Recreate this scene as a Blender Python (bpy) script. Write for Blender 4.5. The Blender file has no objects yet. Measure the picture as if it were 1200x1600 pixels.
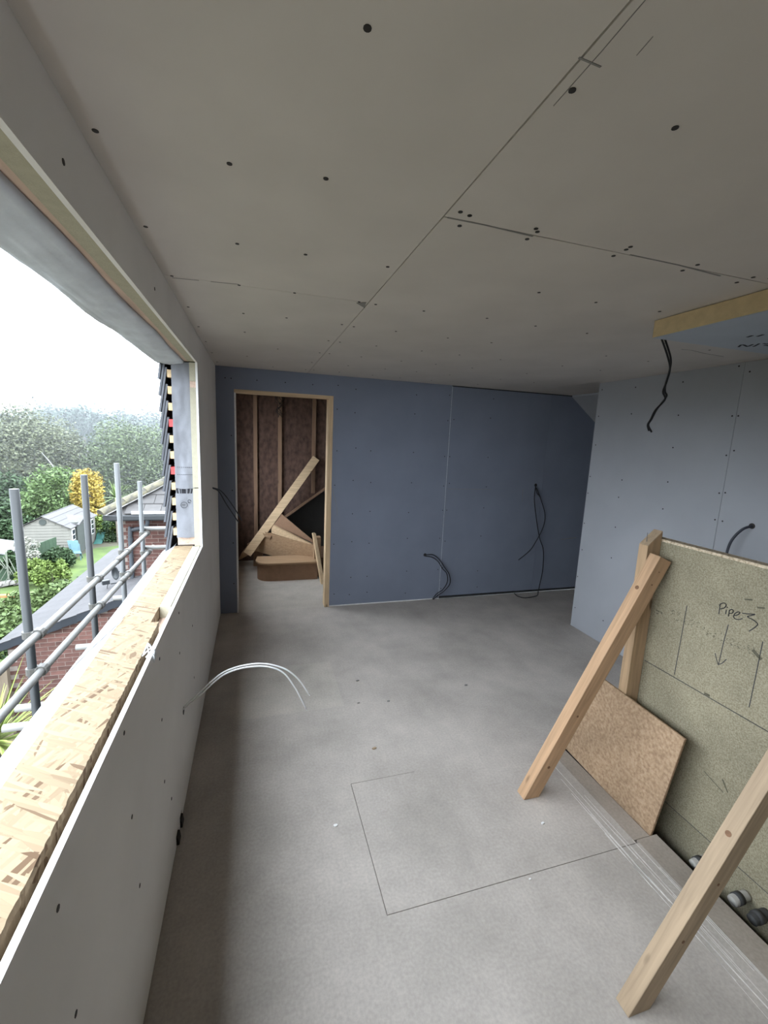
import bpy, math, random
from mathutils import Vector, Matrix, noise
random.seed(7)
S = bpy.context.scene
COL = S.collection

# ------------------------------------------------------------------ camera
F_PX, YAW, PITCH, ROLL = 671.06, 0.2957, 0.1671, 0.0430
CAM = Vector((0.3258, 0.0, 1.7229))
cy, sy, cp, sp = math.cos(YAW), math.sin(YAW), math.cos(PITCH), math.sin(PITCH)
FWD = Vector((sy * cp, cy * cp, -sp)); _rt = Vector((cy, -sy, 0)); _up = _rt.cross(FWD)
RGT = _rt * math.cos(ROLL) + _up * math.sin(ROLL)
UPV = _up * math.cos(ROLL) - _rt * math.sin(ROLL)
cam_data = bpy.data.cameras.new('camera')
cam_data.sensor_fit = 'VERTICAL'; cam_data.sensor_height = 36.0
cam_data.lens = 36.0 * F_PX / 1600.0
cam_data.clip_start = 0.02; cam_data.clip_end = 600
cam = bpy.data.objects.new('camera', cam_data); COL.objects.link(cam)
m = Matrix((RGT, UPV, -FWD)).transposed().to_4x4(); m.translation = CAM
cam.matrix_world = m
S.camera = cam

# ------------------------------------------------------------------ overcast sky and exposure
world = bpy.data.worlds.new('overcast_sky'); S.world = world
world.use_nodes = True
bg = world.node_tree.nodes['Background']
# overcast dome: luminance (1 + 2 sin(elevation)) / 3, evenly round the compass
_wn, _wl = world.node_tree.nodes, world.node_tree.links
_tc = _wn.new('ShaderNodeTexCoord'); _sx = _wn.new('ShaderNodeSeparateXYZ'); _wl.new(_tc.outputs['Generated'], _sx.inputs[0])
_mr = _wn.new('ShaderNodeMapRange'); _mr.inputs['To Min'].default_value = 0.46; _mr.inputs['To Max'].default_value = 1.40
_wl.new(_sx.outputs['Z'], _mr.inputs['Value']); _wl.new(_mr.outputs['Result'], bg.inputs['Strength'])
bg.inputs['Color'].default_value = (0.82, 0.91, 1.0, 1)
S.view_settings.view_transform = 'Standard'
S.view_settings.look = 'None'
S.view_settings.gamma = 1.0
S.view_settings.use_curve_mapping = False
S.view_settings.exposure = 3.85
S.cycles.use_denoising = True
S.cycles.max_bounces = 10; S.cycles.diffuse_bounces = 8
S.cycles.sample_clamp_indirect = 0
S.cycles.caustics_reflective = False; S.cycles.caustics_refractive = False

def at(px, py, axis, v):
    """world point seen at photograph pixel (px,py) on the plane axis = v"""
    d = FWD + RGT * ((px - 600) / F_PX) - UPV * ((py - 800) / F_PX)
    t = (v - CAM['xyz'.index(axis)]) / d['xyz'.index(axis)]
    return CAM + d * t

# ------------------------------------------------------------------ materials
def nodes_of(name):
    m = bpy.data.materials.new(name); m.use_nodes = True
    nt = m.node_tree
    return m, nt, nt.nodes['Principled BSDF']

def c4(c): return (c[0], c[1], c[2], 1)
def mul(c, k): return (min(1, c[0] * k), min(1, c[1] * k), min(1, c[2] * k))

def mat(name, col, rough=0.8, var=0.12, scale=8.0, stretch=(1, 1, 1), bump=0.0, bump_scale=None,
        spec=0.3, metal=0.0, col2=None, piece=0.0, detail=4.0, space='Object', island=0.0):
    m, nt, b = nodes_of(name)
    N, L = nt.nodes, nt.links
    tc = N.new('ShaderNodeTexCoord'); mp = N.new('ShaderNodeMapping')
    mp.inputs['Scale'].default_value = stretch
    if space == 'World':
        ge = N.new('ShaderNodeNewGeometry'); L.new(ge.outputs['Position'], mp.inputs['Vector'])
    else:
        L.new(tc.outputs[space], mp.inputs['Vector'])
    nz = N.new('ShaderNodeTexNoise'); nz.inputs['Scale'].default_value = scale; nz.inputs['Detail'].default_value = detail
    L.new(mp.outputs['Vector'], nz.inputs['Vector'])
    rp = N.new('ShaderNodeValToRGB'); rp.color_ramp.elements[0].position = 0.3; rp.color_ramp.elements[1].position = 0.7
    rp.color_ramp.elements[0].color = c4(mul(col, 1 - var)); rp.color_ramp.elements[1].color = c4(col2 if col2 else mul(col, 1 + var))
    L.new(nz.outputs['Fac'], rp.inputs['Fac'])
    out = rp.outputs['Color']
    if piece or island:
        hv = N.new('ShaderNodeHueSaturation')
        if island:
            gi = N.new('ShaderNodeNewGeometry'); src = gi.outputs['Random Per Island']; k = island
        else:
            oi = N.new('ShaderNodeObjectInfo'); src = oi.outputs['Random']; k = piece
        mr = N.new('ShaderNodeMapRange'); mr.inputs['To Min'].default_value = 1 - k; mr.inputs['To Max'].default_value = 1 + k
        L.new(src, mr.inputs['Value']); L.new(mr.outputs['Result'], hv.inputs['Value'])
        L.new(out, hv.inputs['Color']); out = hv.outputs['Color']
    L.new(out, b.inputs['Base Color'])
    b.inputs['Roughness'].default_value = rough
    b.inputs['Metallic'].default_value = metal
    b.inputs['Specular IOR Level'].default_value = spec
    if bump:
        n2 = N.new('ShaderNodeTexNoise'); n2.inputs['Scale'].default_value = bump_scale or scale * 4; n2.inputs['Detail'].default_value = 5
        L.new(mp.outputs['Vector'], n2.inputs['Vector'])
        bp = N.new('ShaderNodeBump'); bp.inputs['Strength'].default_value = bump; bp.inputs['Distance'].default_value = 0.01
        L.new(n2.outputs['Fac'], bp.inputs['Height']); L.new(bp.outputs['Normal'], b.inputs['Normal'])
    return m

def wood(name, col, along='x', rough=0.7, grain=0.22, knots=True):
    """sawn softwood: stretched grain with a few dark knots"""
    m, nt, b = nodes_of(name); N, L = nt.nodes, nt.links
    tc = N.new('ShaderNodeTexCoord'); mp = N.new('ShaderNodeMapping')
    s = {'x': (1.2, 22, 22), 'y': (22, 1.2, 22), 'z': (22, 22, 1.2)}[along]
    mp.inputs['Scale'].default_value = s
    L.new(tc.outputs['Object'], mp.inputs['Vector'])
    nz = N.new('ShaderNodeTexNoise'); nz.inputs['Scale'].default_value = 3; nz.inputs['Detail'].default_value = 6; nz.inputs['Distortion'].default_value = 0.6
    L.new(mp.outputs['Vector'], nz.inputs['Vector'])
    rp = N.new('ShaderNodeValToRGB')
    rp.color_ramp.elements[0].position = 0.25; rp.color_ramp.elements[1].position = 0.75
    rp.color_ramp.elements[0].color = c4(mul(col, 1 - grain)); rp.color_ramp.elements[1].color = c4(mul(col, 1 + grain))
    L.new(nz.outputs['Fac'], rp.inputs['Fac'])
    out = rp.outputs['Color']
    if knots:
        vo = N.new('ShaderNodeTexVoronoi'); vo.inputs['Scale'].default_value = 5.0
        mk = N.new('ShaderNodeMapping'); k = {'x': (.55, 1.6, 1.6), 'y': (1.6, .55, 1.6), 'z': (1.6, 1.6, .55)}[along]
        mk.inputs['Scale'].default_value = k
        L.new(tc.outputs['Object'], mk.inputs['Vector']); L.new(mk.outputs['Vector'], vo.inputs['Vector'])
        kr = N.new('ShaderNodeValToRGB'); kr.color_ramp.elements[0].position = 0.05; kr.color_ramp.elements[1].position = 0.10
        kr.color_ramp.elements[0].color = (0, 0, 0, 1); kr.color_ramp.elements[1].color = (1, 1, 1, 1)
        L.new(vo.outputs['Distance'], kr.inputs['Fac'])
        mx = N.new('ShaderNodeMixRGB'); mx.inputs['Color1'].default_value = c4(mul(col, 0.38))
        L.new(kr.outputs['Color'], mx.inputs['Fac']); L.new(out, mx.inputs['Color2']); out = mx.outputs['Color']
    L.new(out, b.inputs['Base Color']); b.inputs['Roughness'].default_value = rough
    b.inputs['Specular IOR Level'].default_value = 0.25
    return m

def osb(name, dark, light, size=1.0, bump=0.4, upright=False):
    """oriented strand board: long flakes lying at several angles"""
    m, nt, b = nodes_of(name); N, L = nt.nodes, nt.links
    tc = N.new('ShaderNodeTexCoord')
    prev = None; hprev = None
    for i, (ang, sc) in enumerate([(0.5, (9, 60, 20)), (-0.7, (12, 70, 20)), (1.7, (10, 50, 20)), (1.1, (11, 80, 20)), (2.6, (8, 90, 20))]):
        mp = N.new('ShaderNodeMapping'); mp.vector_type = 'TEXTURE'
        mp.inputs['Rotation'].default_value = (0, ang, 0) if upright else (0, 0, ang)
        mp.inputs['Scale'].default_value = tuple(size / v for v in ((sc[0], 20, sc[1]) if upright else sc)); mp.inputs['Location'].default_value = (i * 3.1, i * 1.7, i * .7)
        L.new(tc.outputs['Object'], mp.inputs['Vector'])
        vo = N.new('ShaderNodeTexVoronoi'); vo.inputs['Scale'].default_value = 1.0; vo.inputs['Randomness'].default_value = 1
        L.new(mp.outputs['Vector'], vo.inputs['Vector'])
        sx = N.new('ShaderNodeSeparateColor'); L.new(vo.outputs['Color'], sx.inputs['Color'])
        rp = N.new('ShaderNodeValToRGB')
        rp.color_ramp.elements[0].color = c4(dark); rp.color_ramp.elements[1].color = c4(light)
        e = rp.color_ramp.elements.new(0.12); e.color = c4(tuple((a * .4 + c * .6) for a, c in zip(dark, light)))
        L.new(sx.outputs['Red'], rp.inputs['Fac'])
        if prev is None: prev = rp.outputs['Color']; hprev = sx.outputs['Green']
        else:
            mx = N.new('ShaderNodeMixRGB'); gt = N.new('ShaderNodeMath'); gt.operation = 'GREATER_THAN'; gt.inputs[1].default_value = 0.55
            L.new(sx.outputs['Blue'], gt.inputs[0]); L.new(gt.outputs[0], mx.inputs['Fac'])
            L.new(prev, mx.inputs['Color1']); L.new(rp.outputs['Color'], mx.inputs['Color2']); prev = mx.outputs['Color']
            mh = N.new('ShaderNodeMixRGB'); L.new(gt.outputs[0], mh.inputs['Fac']); L.new(hprev, mh.inputs['Color1']); L.new(sx.outputs['Green'], mh.inputs['Color2']); hprev = mh.outputs['Color']
    L.new(prev, b.inputs['Base Color']); b.inputs['Roughness'].default_value = 0.75; b.inputs['Specular IOR Level'].default_value = 0.2
    bp = N.new('ShaderNodeBump'); bp.inputs['Strength'].default_value = bump; bp.inputs['Distance'].default_value = 0.004
    L.new(hprev, bp.inputs['Height']); L.new(bp.outputs['Normal'], b.inputs['Normal'])
    return m

def chip(name, base, light, dark, scale=160, big=6, bump=0.0, brow=0):
    """chipboard: fine light and dark specks over large stains"""
    m, nt, b = nodes_of(name); N, L = nt.nodes, nt.links
    tc = N.new('ShaderNodeTexCoord')
    n1 = N.new('ShaderNodeTexNoise'); n1.inputs['Scale'].default_value = scale; n1.inputs['Detail'].default_value = 2
    n2 = N.new('ShaderNodeTexNoise'); n2.inputs['Scale'].default_value = big; n2.inputs['Detail'].default_value = 4
    L.new(tc.outputs['Object'], n1.inputs['Vector']); L.new(tc.outputs['Object'], n2.inputs['Vector'])
    rp = N.new('ShaderNodeValToRGB'); rp.color_ramp.elements[0].position = .28; rp.color_ramp.elements[1].position = .75
    rp.color_ramp.elements[0].color = c4(dark); rp.color_ramp.elements[1].color = c4(light)
    e = rp.color_ramp.elements.new(.5); e.color = c4(base)
    L.new(n1.outputs['Fac'], rp.inputs['Fac'])
    hv = N.new('ShaderNodeHueSaturation'); mr = N.new('ShaderNodeMapRange'); mr.inputs['From Min'].default_value = .3; mr.inputs['From Max'].default_value = .7
    mr.inputs['To Min'].default_value = .86; mr.inputs['To Max'].default_value = 1.12
    L.new(n2.outputs['Fac'], mr.inputs['Value']); L.new(mr.outputs['Result'], hv.inputs['Value']); L.new(rp.outputs['Color'], hv.inputs['Color'])
    L.new(hv.outputs['Color'], b.inputs['Base Color']); b.inputs['Roughness'].default_value = .8; b.inputs['Specular IOR Level'].default_value = .2
    if bump:
        bp = N.new('ShaderNodeBump'); bp.inputs['Strength'].default_value = bump; bp.inputs['Distance'].default_value = .01
        n3 = N.new('ShaderNodeTexNoise'); n3.inputs['Scale'].default_value = scale * .55; n3.inputs['Detail'].default_value = 1
        L.new(tc.outputs['Object'], n3.inputs['Vector']); L.new(n3.outputs['Fac'], bp.inputs['Height']); L.new(bp.outputs['Normal'], b.inputs['Normal'])
    return m

def floor_mat(name, col, k=1.0):
    """dusty grey sheet flooring: cloudy dust, fine specks and faint scuffs"""
    m, nt, b = nodes_of(name); N, L = nt.nodes, nt.links
    ge = N.new('ShaderNodeNewGeometry')
    n1 = N.new('ShaderNodeTexNoise'); n1.inputs['Scale'].default_value = 2.2; n1.inputs['Detail'].default_value = 7; n1.inputs['Roughness'].default_value = .62
    n2 = N.new('ShaderNodeTexNoise'); n2.inputs['Scale'].default_value = 90; n2.inputs['Detail'].default_value = 3
    mp = N.new('ShaderNodeMapping'); mp.inputs['Rotation'].default_value = (0, 0, .5); mp.inputs['Scale'].default_value = (60, 3, 1)
    n3 = N.new('ShaderNodeTexNoise'); n3.inputs['Scale'].default_value = 1.0; n3.inputs['Detail'].default_value = 3
    for n in (n1, n2): L.new(ge.outputs['Position'], n.inputs['Vector'])
    L.new(ge.outputs['Position'], mp.inputs['Vector']); L.new(mp.outputs['Vector'], n3.inputs['Vector'])
    def rng(src, a, c, lo=.3, hi=.7):
        r = N.new('ShaderNodeMapRange'); r.inputs['From Min'].default_value = lo; r.inputs['From Max'].default_value = hi
        r.inputs['To Min'].default_value = a; r.inputs['To Max'].default_value = c; L.new(src, r.inputs['Value']); return r.outputs['Result']
    m1 = N.new('ShaderNodeMath'); m1.operation = 'MULTIPLY'; L.new(rng(n1.outputs['Fac'], .78, 1.17), m1.inputs[0]); L.new(rng(n2.outputs['Fac'], .90, 1.08), m1.inputs[1])
    m2 = N.new('ShaderNodeMath'); m2.operation = 'MULTIPLY'; L.new(m1.outputs[0], m2.inputs[0]); L.new(rng(n3.outputs['Fac'], .985, 1.015, .35, .65), m2.inputs[1])
    hv = N.new('ShaderNodeHueSaturation'); hv.inputs['Color'].default_value = c4(col)
    L.new(m2.outputs[0], hv.inputs['Value']); L.new(hv.outputs['Color'], b.inputs['Base Color'])
    b.inputs['Roughness'].default_value = .62; b.inputs['Specular IOR Level'].default_value = .3
    return m

MT = {}
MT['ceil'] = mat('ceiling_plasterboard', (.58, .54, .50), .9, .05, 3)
MT['board'] = mat('plasterboard_lightened', (.74, .72, .70), .9, .04, 3)  # same board as the ceiling, colour lightened in place of bounced light
MT['partition'] = mat('plasterboard_shaded', (.37, .38, .405), .9, .04, 3)  # same board again, shade and bluish sky light put into its colour
MT['blue'] = mat('blue_plasterboard', (.19, .21, .268), .85, .07, 2.5)
MT['gypsum'] = mat('gypsum_edge', (.72, .71, .70), .9, .06, 30)
MT['joint'] = mat('filled_joint', (.50, .53, .58), .9, .2, 40)
MT['void'] = mat('dark_void', (.03, .03, .03), .95, .2, 8)
MT['screw'] = mat('screw_head_black', (.025, .022, .02), .6, .2, 60)
MT['floor'] = floor_mat('dusty_grey_flooring', (.41, .37, .335))
MT['floor_light'] = floor_mat('pale_dusty_flooring', (.44, .40, .355))
MT['floor_edge'] = floor_mat('brown_floor_edge', (.31, .265, .225))
MT['scuff'] = mat('pale_scuff', (.66, .63, .60), .9, .15, 50)
MT['osb'] = osb('sill_strand_board', (.075, .042, .02), (.228, .172, .108), .8, .8)
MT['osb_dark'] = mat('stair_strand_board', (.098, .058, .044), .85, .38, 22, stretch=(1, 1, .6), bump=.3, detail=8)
MT['pir'] = mat('cream_foam_insulation', (.40, .37, .28), .9, .06, 40, bump=.2)
MT['pir_yellow'] = mat('yellow_foam_insulation', (.60, .47, .29), .9, .08, 30, bump=.15)
MT['foil'] = mat('insulation_foil', (.44, .48, .52), .42, .05, 6, metal=.35, bump=.1, bump_scale=9)
MT['flashing'] = mat('white_sill_flashing', (.26, .27, .28), .5, .06, 9)
MT['membrane'] = mat('grey_breather_membrane', (0.1904, 0.1952, 0.2142), .8, .08, 14, bump=.3, bump_scale=22)
MT['membrane_dark'] = mat('membrane_print', (.02, .02, .025), .8, .1, 40)
MT['head_mem'] = mat('head_membrane', (.55, .58, .64), .8, .08, 10, bump=.25, bump_scale=16)
MT['pinkwood'] = wood('pinkish_timber', (.52, .38, .30), 'y')
MT['batten'] = wood('batten_timber', (.50, .36, .21), 'y')
MT['batten_red'] = mat('red_batten_end', (.60, .07, .07), .8, .1, 30)
MT['tile'] = mat('dark_hanging_tile', (0.0884, 0.0918, 0.1020), .7, .15, 12, piece=.12)
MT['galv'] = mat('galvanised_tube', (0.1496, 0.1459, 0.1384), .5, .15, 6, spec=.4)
MT['galv_dark'] = mat('dark_grey_tube', (0.0114, 0.0131, 0.0139), .5, .12, 6, spec=.3)  # darker tone than the other tubes, for the two nearest uprights
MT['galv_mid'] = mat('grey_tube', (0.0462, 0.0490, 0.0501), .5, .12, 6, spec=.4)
MT['coupler'] = mat('steel_coupler', (0.0884, 0.0850, 0.0782), .5, .2, 30, metal=.2)
MT['timber'] = wood('planed_timber', (.42, .265, .155), 'x')
MT['timber2'] = wood('weathered_timber', (.34, .25, .165), 'x')
MT['timber_v'] = wood('upright_timber', (.40, .27, .16), 'z')
MT['lining'] = wood('door_lining_timber', (.55, .40, .25), 'z')
MT['lining_h'] = wood('door_head_timber', (.55, .40, .25), 'x')
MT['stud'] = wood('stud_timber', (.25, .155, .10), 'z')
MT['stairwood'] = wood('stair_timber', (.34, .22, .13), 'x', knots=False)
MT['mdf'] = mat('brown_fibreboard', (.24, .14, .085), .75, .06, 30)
MT['green_chip'] = chip('green_chipboard', (.255, .225, .155), (.33, .30, .215), (.18, .155, .10), 170, 5)
MT['chip_edge'] = chip('chipboard_edge', (.55, .45, .32), (.70, .60, .46), (.25, .18, .11), 90, 20)
MT['brown'] = chip('brown_textured_board', (.33, .225, .14), (.41, .29, .19), (.24, .155, .095), 70, 4, bump=.5)
MT['pencil'] = mat('marker_line', (.04, .04, .045), .8, .1, 40)
MT['pencil_soft'] = mat('pencil_line', (.22, .21, .20), .8, .1, 40)
MT['cable_black'] = mat('black_cable', (.012, .012, .014), .45, .1, 20)
MT['cable_grey'] = mat('dark_grey_cable', (.05, .055, .07), .5, .1, 20)
MT['cable_white'] = mat('white_cable', (.72, .72, .72), .45, .05, 20)
MT['copper'] = mat('copper_wire_end', (.5, .25, .12), .4, .1, 20, metal=.8)
MT['pipe'] = mat('grey_plastic_pipe', (.38, .36, .33), .5, .08, 20)
MT['pipe_dark'] = mat('dark_pipe_wrap', (.05, .05, .05), .6, .1, 20)
MT['nail'] = mat('steel_nail', (.25, .24, .23), .4, .1, 20, metal=.8)
MT['plastic'] = mat('clear_plastic_scrap', (.65, .66, .68), .3, .1, 30)
MT['brick'] = mat('red_brick', (0.0782, 0.0374, 0.0306), .9, .30, 7, bump=.3, piece=.28)
MT['mortar'] = mat('grey_mortar', (0.1700, 0.1428, 0.1258), .95, .12, 30)
MT['slate'] = mat('grey_slate', (0.0324, 0.0304, 0.0316), .8, .08, 5, piece=.10)
MT['verge'] = mat('dark_verge', (0.0122, 0.0143, 0.0190), .6, .15, 8, piece=.15)
MT['rooftile'] = mat('brown_grey_roof_tile', (0.0433, 0.0405, 0.0393), .85, .15, 6, piece=.12)
MT['hip'] = mat('lichen_hip_tile', (0.0462, 0.0435, 0.0381), .9, .3, 9, col2=(.085, .076, .048), piece=.1)
MT['gutter'] = mat('dark_grey_gutter', (0.0224, 0.0245, 0.0265), .5, .1, 10)
MT['downpipe'] = mat('grey_downpipe', (0.0428, 0.0476, 0.0547), .5, .1, 10)
MT['fascia'] = mat('white_eaves_strip', (.55, .56, .57), .6, .05, 10)
MT['grass'] = mat('lawn_grass', (0.0295, 0.0506, 0.0105), .95, .25, 1.5, space='World', col2=(.047, .07, .015), bump=.5, bump_scale=30)
MT['soil'] = mat('garden_ground', (0.0340, 0.0320, 0.0204), .95, .35, .6, space='World')
MT['shed'] = mat('cream_shed_cladding', (0.1326, 0.1278, 0.1122), .8, .05, 5)
MT['shed_roof'] = mat('pale_shed_roof', (0.0514, 0.0490, 0.0500), .8, .08, 5, piece=.1)
MT['shed_door'] = mat('grey_green_shed_door', (0.0374, 0.0430, 0.0393), .7, .08, 5)
MT['pane'] = mat('dark_window_pane', (.02, .025, .03), .15, .1, 5, spec=.5)
MT['green_paint'] = mat('green_painted_timber', (0.0221, 0.0408, 0.0221), .8, .12, 8, piece=.12)
MT['pale_roof'] = mat('pale_felt_roof', (0.1197, 0.1224, 0.1251), .8, .07, 4)
MT['blue_chair'] = mat('pale_blue_chair', (0.0408, 0.0867, 0.1020), .6, .08, 8)
MT['teal'] = mat('teal_plastic', (0.0041, 0.0490, 0.0408), .5, .1, 8)
MT['fence'] = mat('grey_brown_fence', (0.1088, 0.0850, 0.0612), .9, .2, 9, stretch=(1, 1, .2), piece=.15)
MT['trellis'] = mat('pale_trellis', (0.1047, 0.1142, 0.0904), .8, .1, 10)
MT['stone'] = mat('pale_stone', (0.1156, 0.1088, 0.0986), .9, .15, 6)
MT['bark'] = mat('grey_bark', (.12, .10, .085), .95, .3, 10)
MT['bark_pale'] = mat('pale_birch_bark', (0.1620, 0.1620, 0.1530), .9, .2, 10)
MT['terracotta'] = mat('terracotta', (.35, .12, .05), .85, .1, 8)
def leafmat(name, col, isl=.35): 
    m = mat(name, col, .75, .15, .5, space='World', spec=.2, island=isl)
    return m
MT['lf_willow'] = leafmat('grey_green_leaves', (0.0646, 0.0714, 0.0408))
MT['lf_far'] = leafmat('haze_tinted_leaves', (0.0258, 0.0394, 0.0306))  # bluish distance haze mixed into the leaf colour
MT['lf_mid'] = leafmat('mid_green_leaves', (0.0510, 0.0680, 0.0306))
MT['lf_bright'] = leafmat('bright_green_leaves', (0.0680, 0.1054, 0.0374))
MT['lf_yellow'] = leafmat('yellow_autumn_leaves', (0.2244, 0.1632, 0.0340))
MT['lf_dark'] = leafmat('dark_green_leaves', (0.0204, 0.0374, 0.0150))
MT['lf_lime'] = leafmat('lime_shrub_leaves', (0.0748, 0.1088, 0.0238))
MT['lf_ivy'] = leafmat('ivy_leaves', (0.0510, 0.0748, 0.0238))
MT['lf_white'] = leafmat('white_blossom', (0.1632, 0.1632, 0.1360), .25)
MT['lf_blade'] = leafmat('spiky_leaves', (0.0816, 0.1156, 0.0408), .3)
MT['lf_palm'] = leafmat('palm_leaves', (0.1156, 0.1428, 0.0340), .35)
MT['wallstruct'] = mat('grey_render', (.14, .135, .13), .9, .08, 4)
MT['scuff_dark'] = mat('dark_scuff', (.095, .088, .06), .9, .2, 40)
MT['knot'] = mat('dark_knot', (.16, .085, .045), .7, .2, 60)

# ------------------------------------------------------------------ mesh helpers
WL = {}
def reg(o, loc): WL[o.name] = Vector(loc); return o

class MB:
    def __init__(s): s.v = []; s.f = []
    def add(s, vs, fs):
        k = len(s.v); s.v += [Vector(v) for v in vs]; s.f += [tuple(i + k for i in f) for f in fs]; return s
    def box(s, x0, x1, y0, y1, z0, z1):
        vs = [(x, y, z) for z in (z0, z1) for y in (y0, y1) for x in (x0, x1)]
        return s.add(vs, [(0, 2, 3, 1), (4, 5, 7, 6), (0, 1, 5, 4), (2, 6, 7, 3), (0, 4, 6, 2), (1, 3, 7, 5)])
    def obox(s, c, ax, ay, az):
        """box centred at c with half-axis vectors ax, ay, az"""
        c, ax, ay, az = map(Vector, (c, ax, ay, az))
        vs = [c + ax * i + ay * j + az * k for k in (-1, 1) for j in (-1, 1) for i in (-1, 1)]
        return s.add(vs, [(0, 2, 3, 1), (4, 5, 7, 6), (0, 1, 5, 4), (2, 6, 7, 3), (0, 4, 6, 2), (1, 3, 7, 5)])
    def beam(s, a, b, w, d, side=(0, 1, 0)):
        """rectangular bar from a to b, w across `side`, d across the third axis"""
        a, b = Vector(a), Vector(b); u = (b - a).normalized(); sd = Vector(side); sd = (sd - u * sd.dot(u)).normalized(); t = u.cross(sd)
        return s.obox((a + b) / 2, (b - a) / 2, sd * w / 2, t * d / 2)
    def prism(s, poly, ext):
        n = len(poly); ext = Vector(ext); vs = [Vector(p) for p in poly] + [Vector(p) + ext for p in poly]
        fs = [tuple(range(n))[::-1], tuple(range(n, 2 * n))] + [(i, (i + 1) % n, n + (i + 1) % n, n + i) for i in range(n)]
        return s.add(vs, fs)
    def tube(s, pts, r, n=8, caps=True):
        pts = [Vector(p) for p in pts]; rings = []; prevn = None
        for i, p in enumerate(pts):
            a = pts[max(0, i - 1)]; b = pts[min(len(pts) - 1, i + 1)]; t = (b - a).normalized()
            if prevn is None:
                ref = Vector((0, 0, 1)) if abs(t.z) < .9 else Vector((1, 0, 0)); nn = t.cross(ref).normalized()
            else:
                nn = (prevn - t * prevn.dot(t)); nn = nn.normalized() if nn.length > 1e-6 else t.orthogonal().normalized()
            prevn = nn; bb = t.cross(nn); rr = r[i] if isinstance(r, (list, tuple)) else r
            rings.append([p + (nn * math.cos(2 * math.pi * k / n) + bb * math.sin(2 * math.pi * k / n)) * rr for k in range(n)])
        vs = [v for rg in rings for v in rg]; fs = []
        for i in range(len(rings) - 1):
            for k in range(n):
                fs.append((i * n + k, i * n + (k + 1) % n, (i + 1) * n + (k + 1) % n, (i + 1) * n + k))
        if caps: fs += [tuple(range(n))[::-1], tuple((len(rings) - 1) * n + k for k in range(n))]
        return s.add(vs, fs)
    def ribbon(s, pts, nrm, w, t=.0008):
        """flat stroke lying on a surface with normal nrm"""
        pts = [Vector(p) for p in pts]; nrm = Vector(nrm).normalized()
        for a, b in zip(pts[:-1], pts[1:]):
            u = (b - a)
            if u.length < 1e-6: continue
            sd = u.normalized().cross(nrm); e = u.normalized() * w * .3
            s.obox((a + b) / 2 + nrm * t / 2, u / 2 + e, sd * w / 2, nrm * t / 2)
        return s
    def mesh(s, name, material, smooth=False, centre=None):
        if centre is not None: centre = Vector(centre)
        else:
            lo = [min(v[i] for v in s.v) for i in range(3)]; hi = [max(v[i] for v in s.v) for i in range(3)]
            centre = Vector([(a + b) / 2 for a, b in zip(lo, hi)])
        me = bpy.data.meshes.new(name)
        me.from_pydata([tuple(v - centre) for v in s.v], [], s.f); me.validate(); me.update()
        me.materials.append(MT[material] if isinstance(material, str) else material)
        if smooth: me.shade_smooth()
        return me, Vector(centre)
    def build(s, name, material, parent=None, smooth=False, bevel=0.0, label=None, cat=None, group=None, kind=None, solid=0.0, centre=None):
        me, c = s.mesh(name, material, smooth, centre)
        o = bpy.data.objects.new(name, me); COL.objects.link(o)
        place(o, c, parent)
        if bevel:
            md = o.modifiers.new('bevel', 'BEVEL'); md.width = bevel; md.segments = 2; md.limit_method = 'ANGLE'
        if solid:
            md = o.modifiers.new('solid', 'SOLIDIFY'); md.thickness = solid
        tag(o, label, cat, group, kind)
        return o

def place(o, c, parent=None):
    c = Vector(c)
    if parent is not None:
        o.parent = parent; o.location = c - WL[parent.name]
    else: o.location = c
    WL[o.name] = c
def tag(o, label=None, cat=None, group=None, kind=None):
    if label: o['label'] = label
    if cat: o['category'] = cat
    if group: o['group'] = group
    if kind: o['kind'] = kind
    return o
def thing(name, loc, label=None, cat=None, group=None, kind=None):
    o = bpy.data.objects.new(name, None); COL.objects.link(o); o.empty_display_size = .1
    o.location = loc; WL[o.name] = Vector(loc)
    return tag(o, label, cat, group, kind)
def piece(name, me, c, parent, rot=None, scale=None):
    o = bpy.data.objects.new(name, me); COL.objects.link(o); place(o, c, parent)
    if rot is not None: o.rotation_euler = rot
    if scale is not None: o.scale = scale
    return o
def smooth_path(pts, n=6):
    P = [Vector(p) for p in pts]; out = []
    for i in range(len(P) - 1):
        p0 = P[max(0, i - 1)]; p1 = P[i]; p2 = P[i + 1]; p3 = P[min(len(P) - 1, i + 2)]
        for k in range(n):
            t = k / n
            out.append(.5 * ((2 * p1) + (p2 - p0) * t + (2 * p0 - 5 * p1 + 4 * p2 - p3) * t * t + (3 * p1 - p0 - 3 * p2 + p3) * t ** 3))
    out.append(P[-1]); return out

H = 2.30; D = 4.18; WX = 3.289; YC = 3.275; REAR = -2.6
JY = 2.90; SILL = 1.0; HEAD = 2.13; NEAR_J = -.45

# ================================================================== THE ROOM
# ---- floor
floor = thing('floor', (1.6, 1.5, 0), kind='structure')
MB().box(-.02, 5.2, REAR, 7.2, -.32, -.20).build('subfloor', 'void', floor)
def fpanel(x0, x1, y0, y1, m='floor', dz=0):
    MB().box(x0, x1, y0, y1, -.022, dz).build('floor_panel', m, floor)
MB().prism([(-.012, REAR, -.022), (1.955, REAR, -.022), (1.955, 1.2305, -.022), (.7785, 1.2305, -.022), (.7785, 1.8615, -.022), (1.10, 1.8615, -.022), (1.10, 1.86, -.022), (-.012, 1.86, -.022)][:5] + [(.7785, 1.8615, -.022), (-.012, 1.8615, -.022)], (0, 0, .022)).build('floor_panel', 'floor', floor)
fpanel(-.012, .20, 1.8615, D)
fpanel(.20, .875, 1.8615, 2.50); fpanel(.20, .875, 2.50, 3.08, 'floor_light'); fpanel(.20, .875, 3.08, D)
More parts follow.
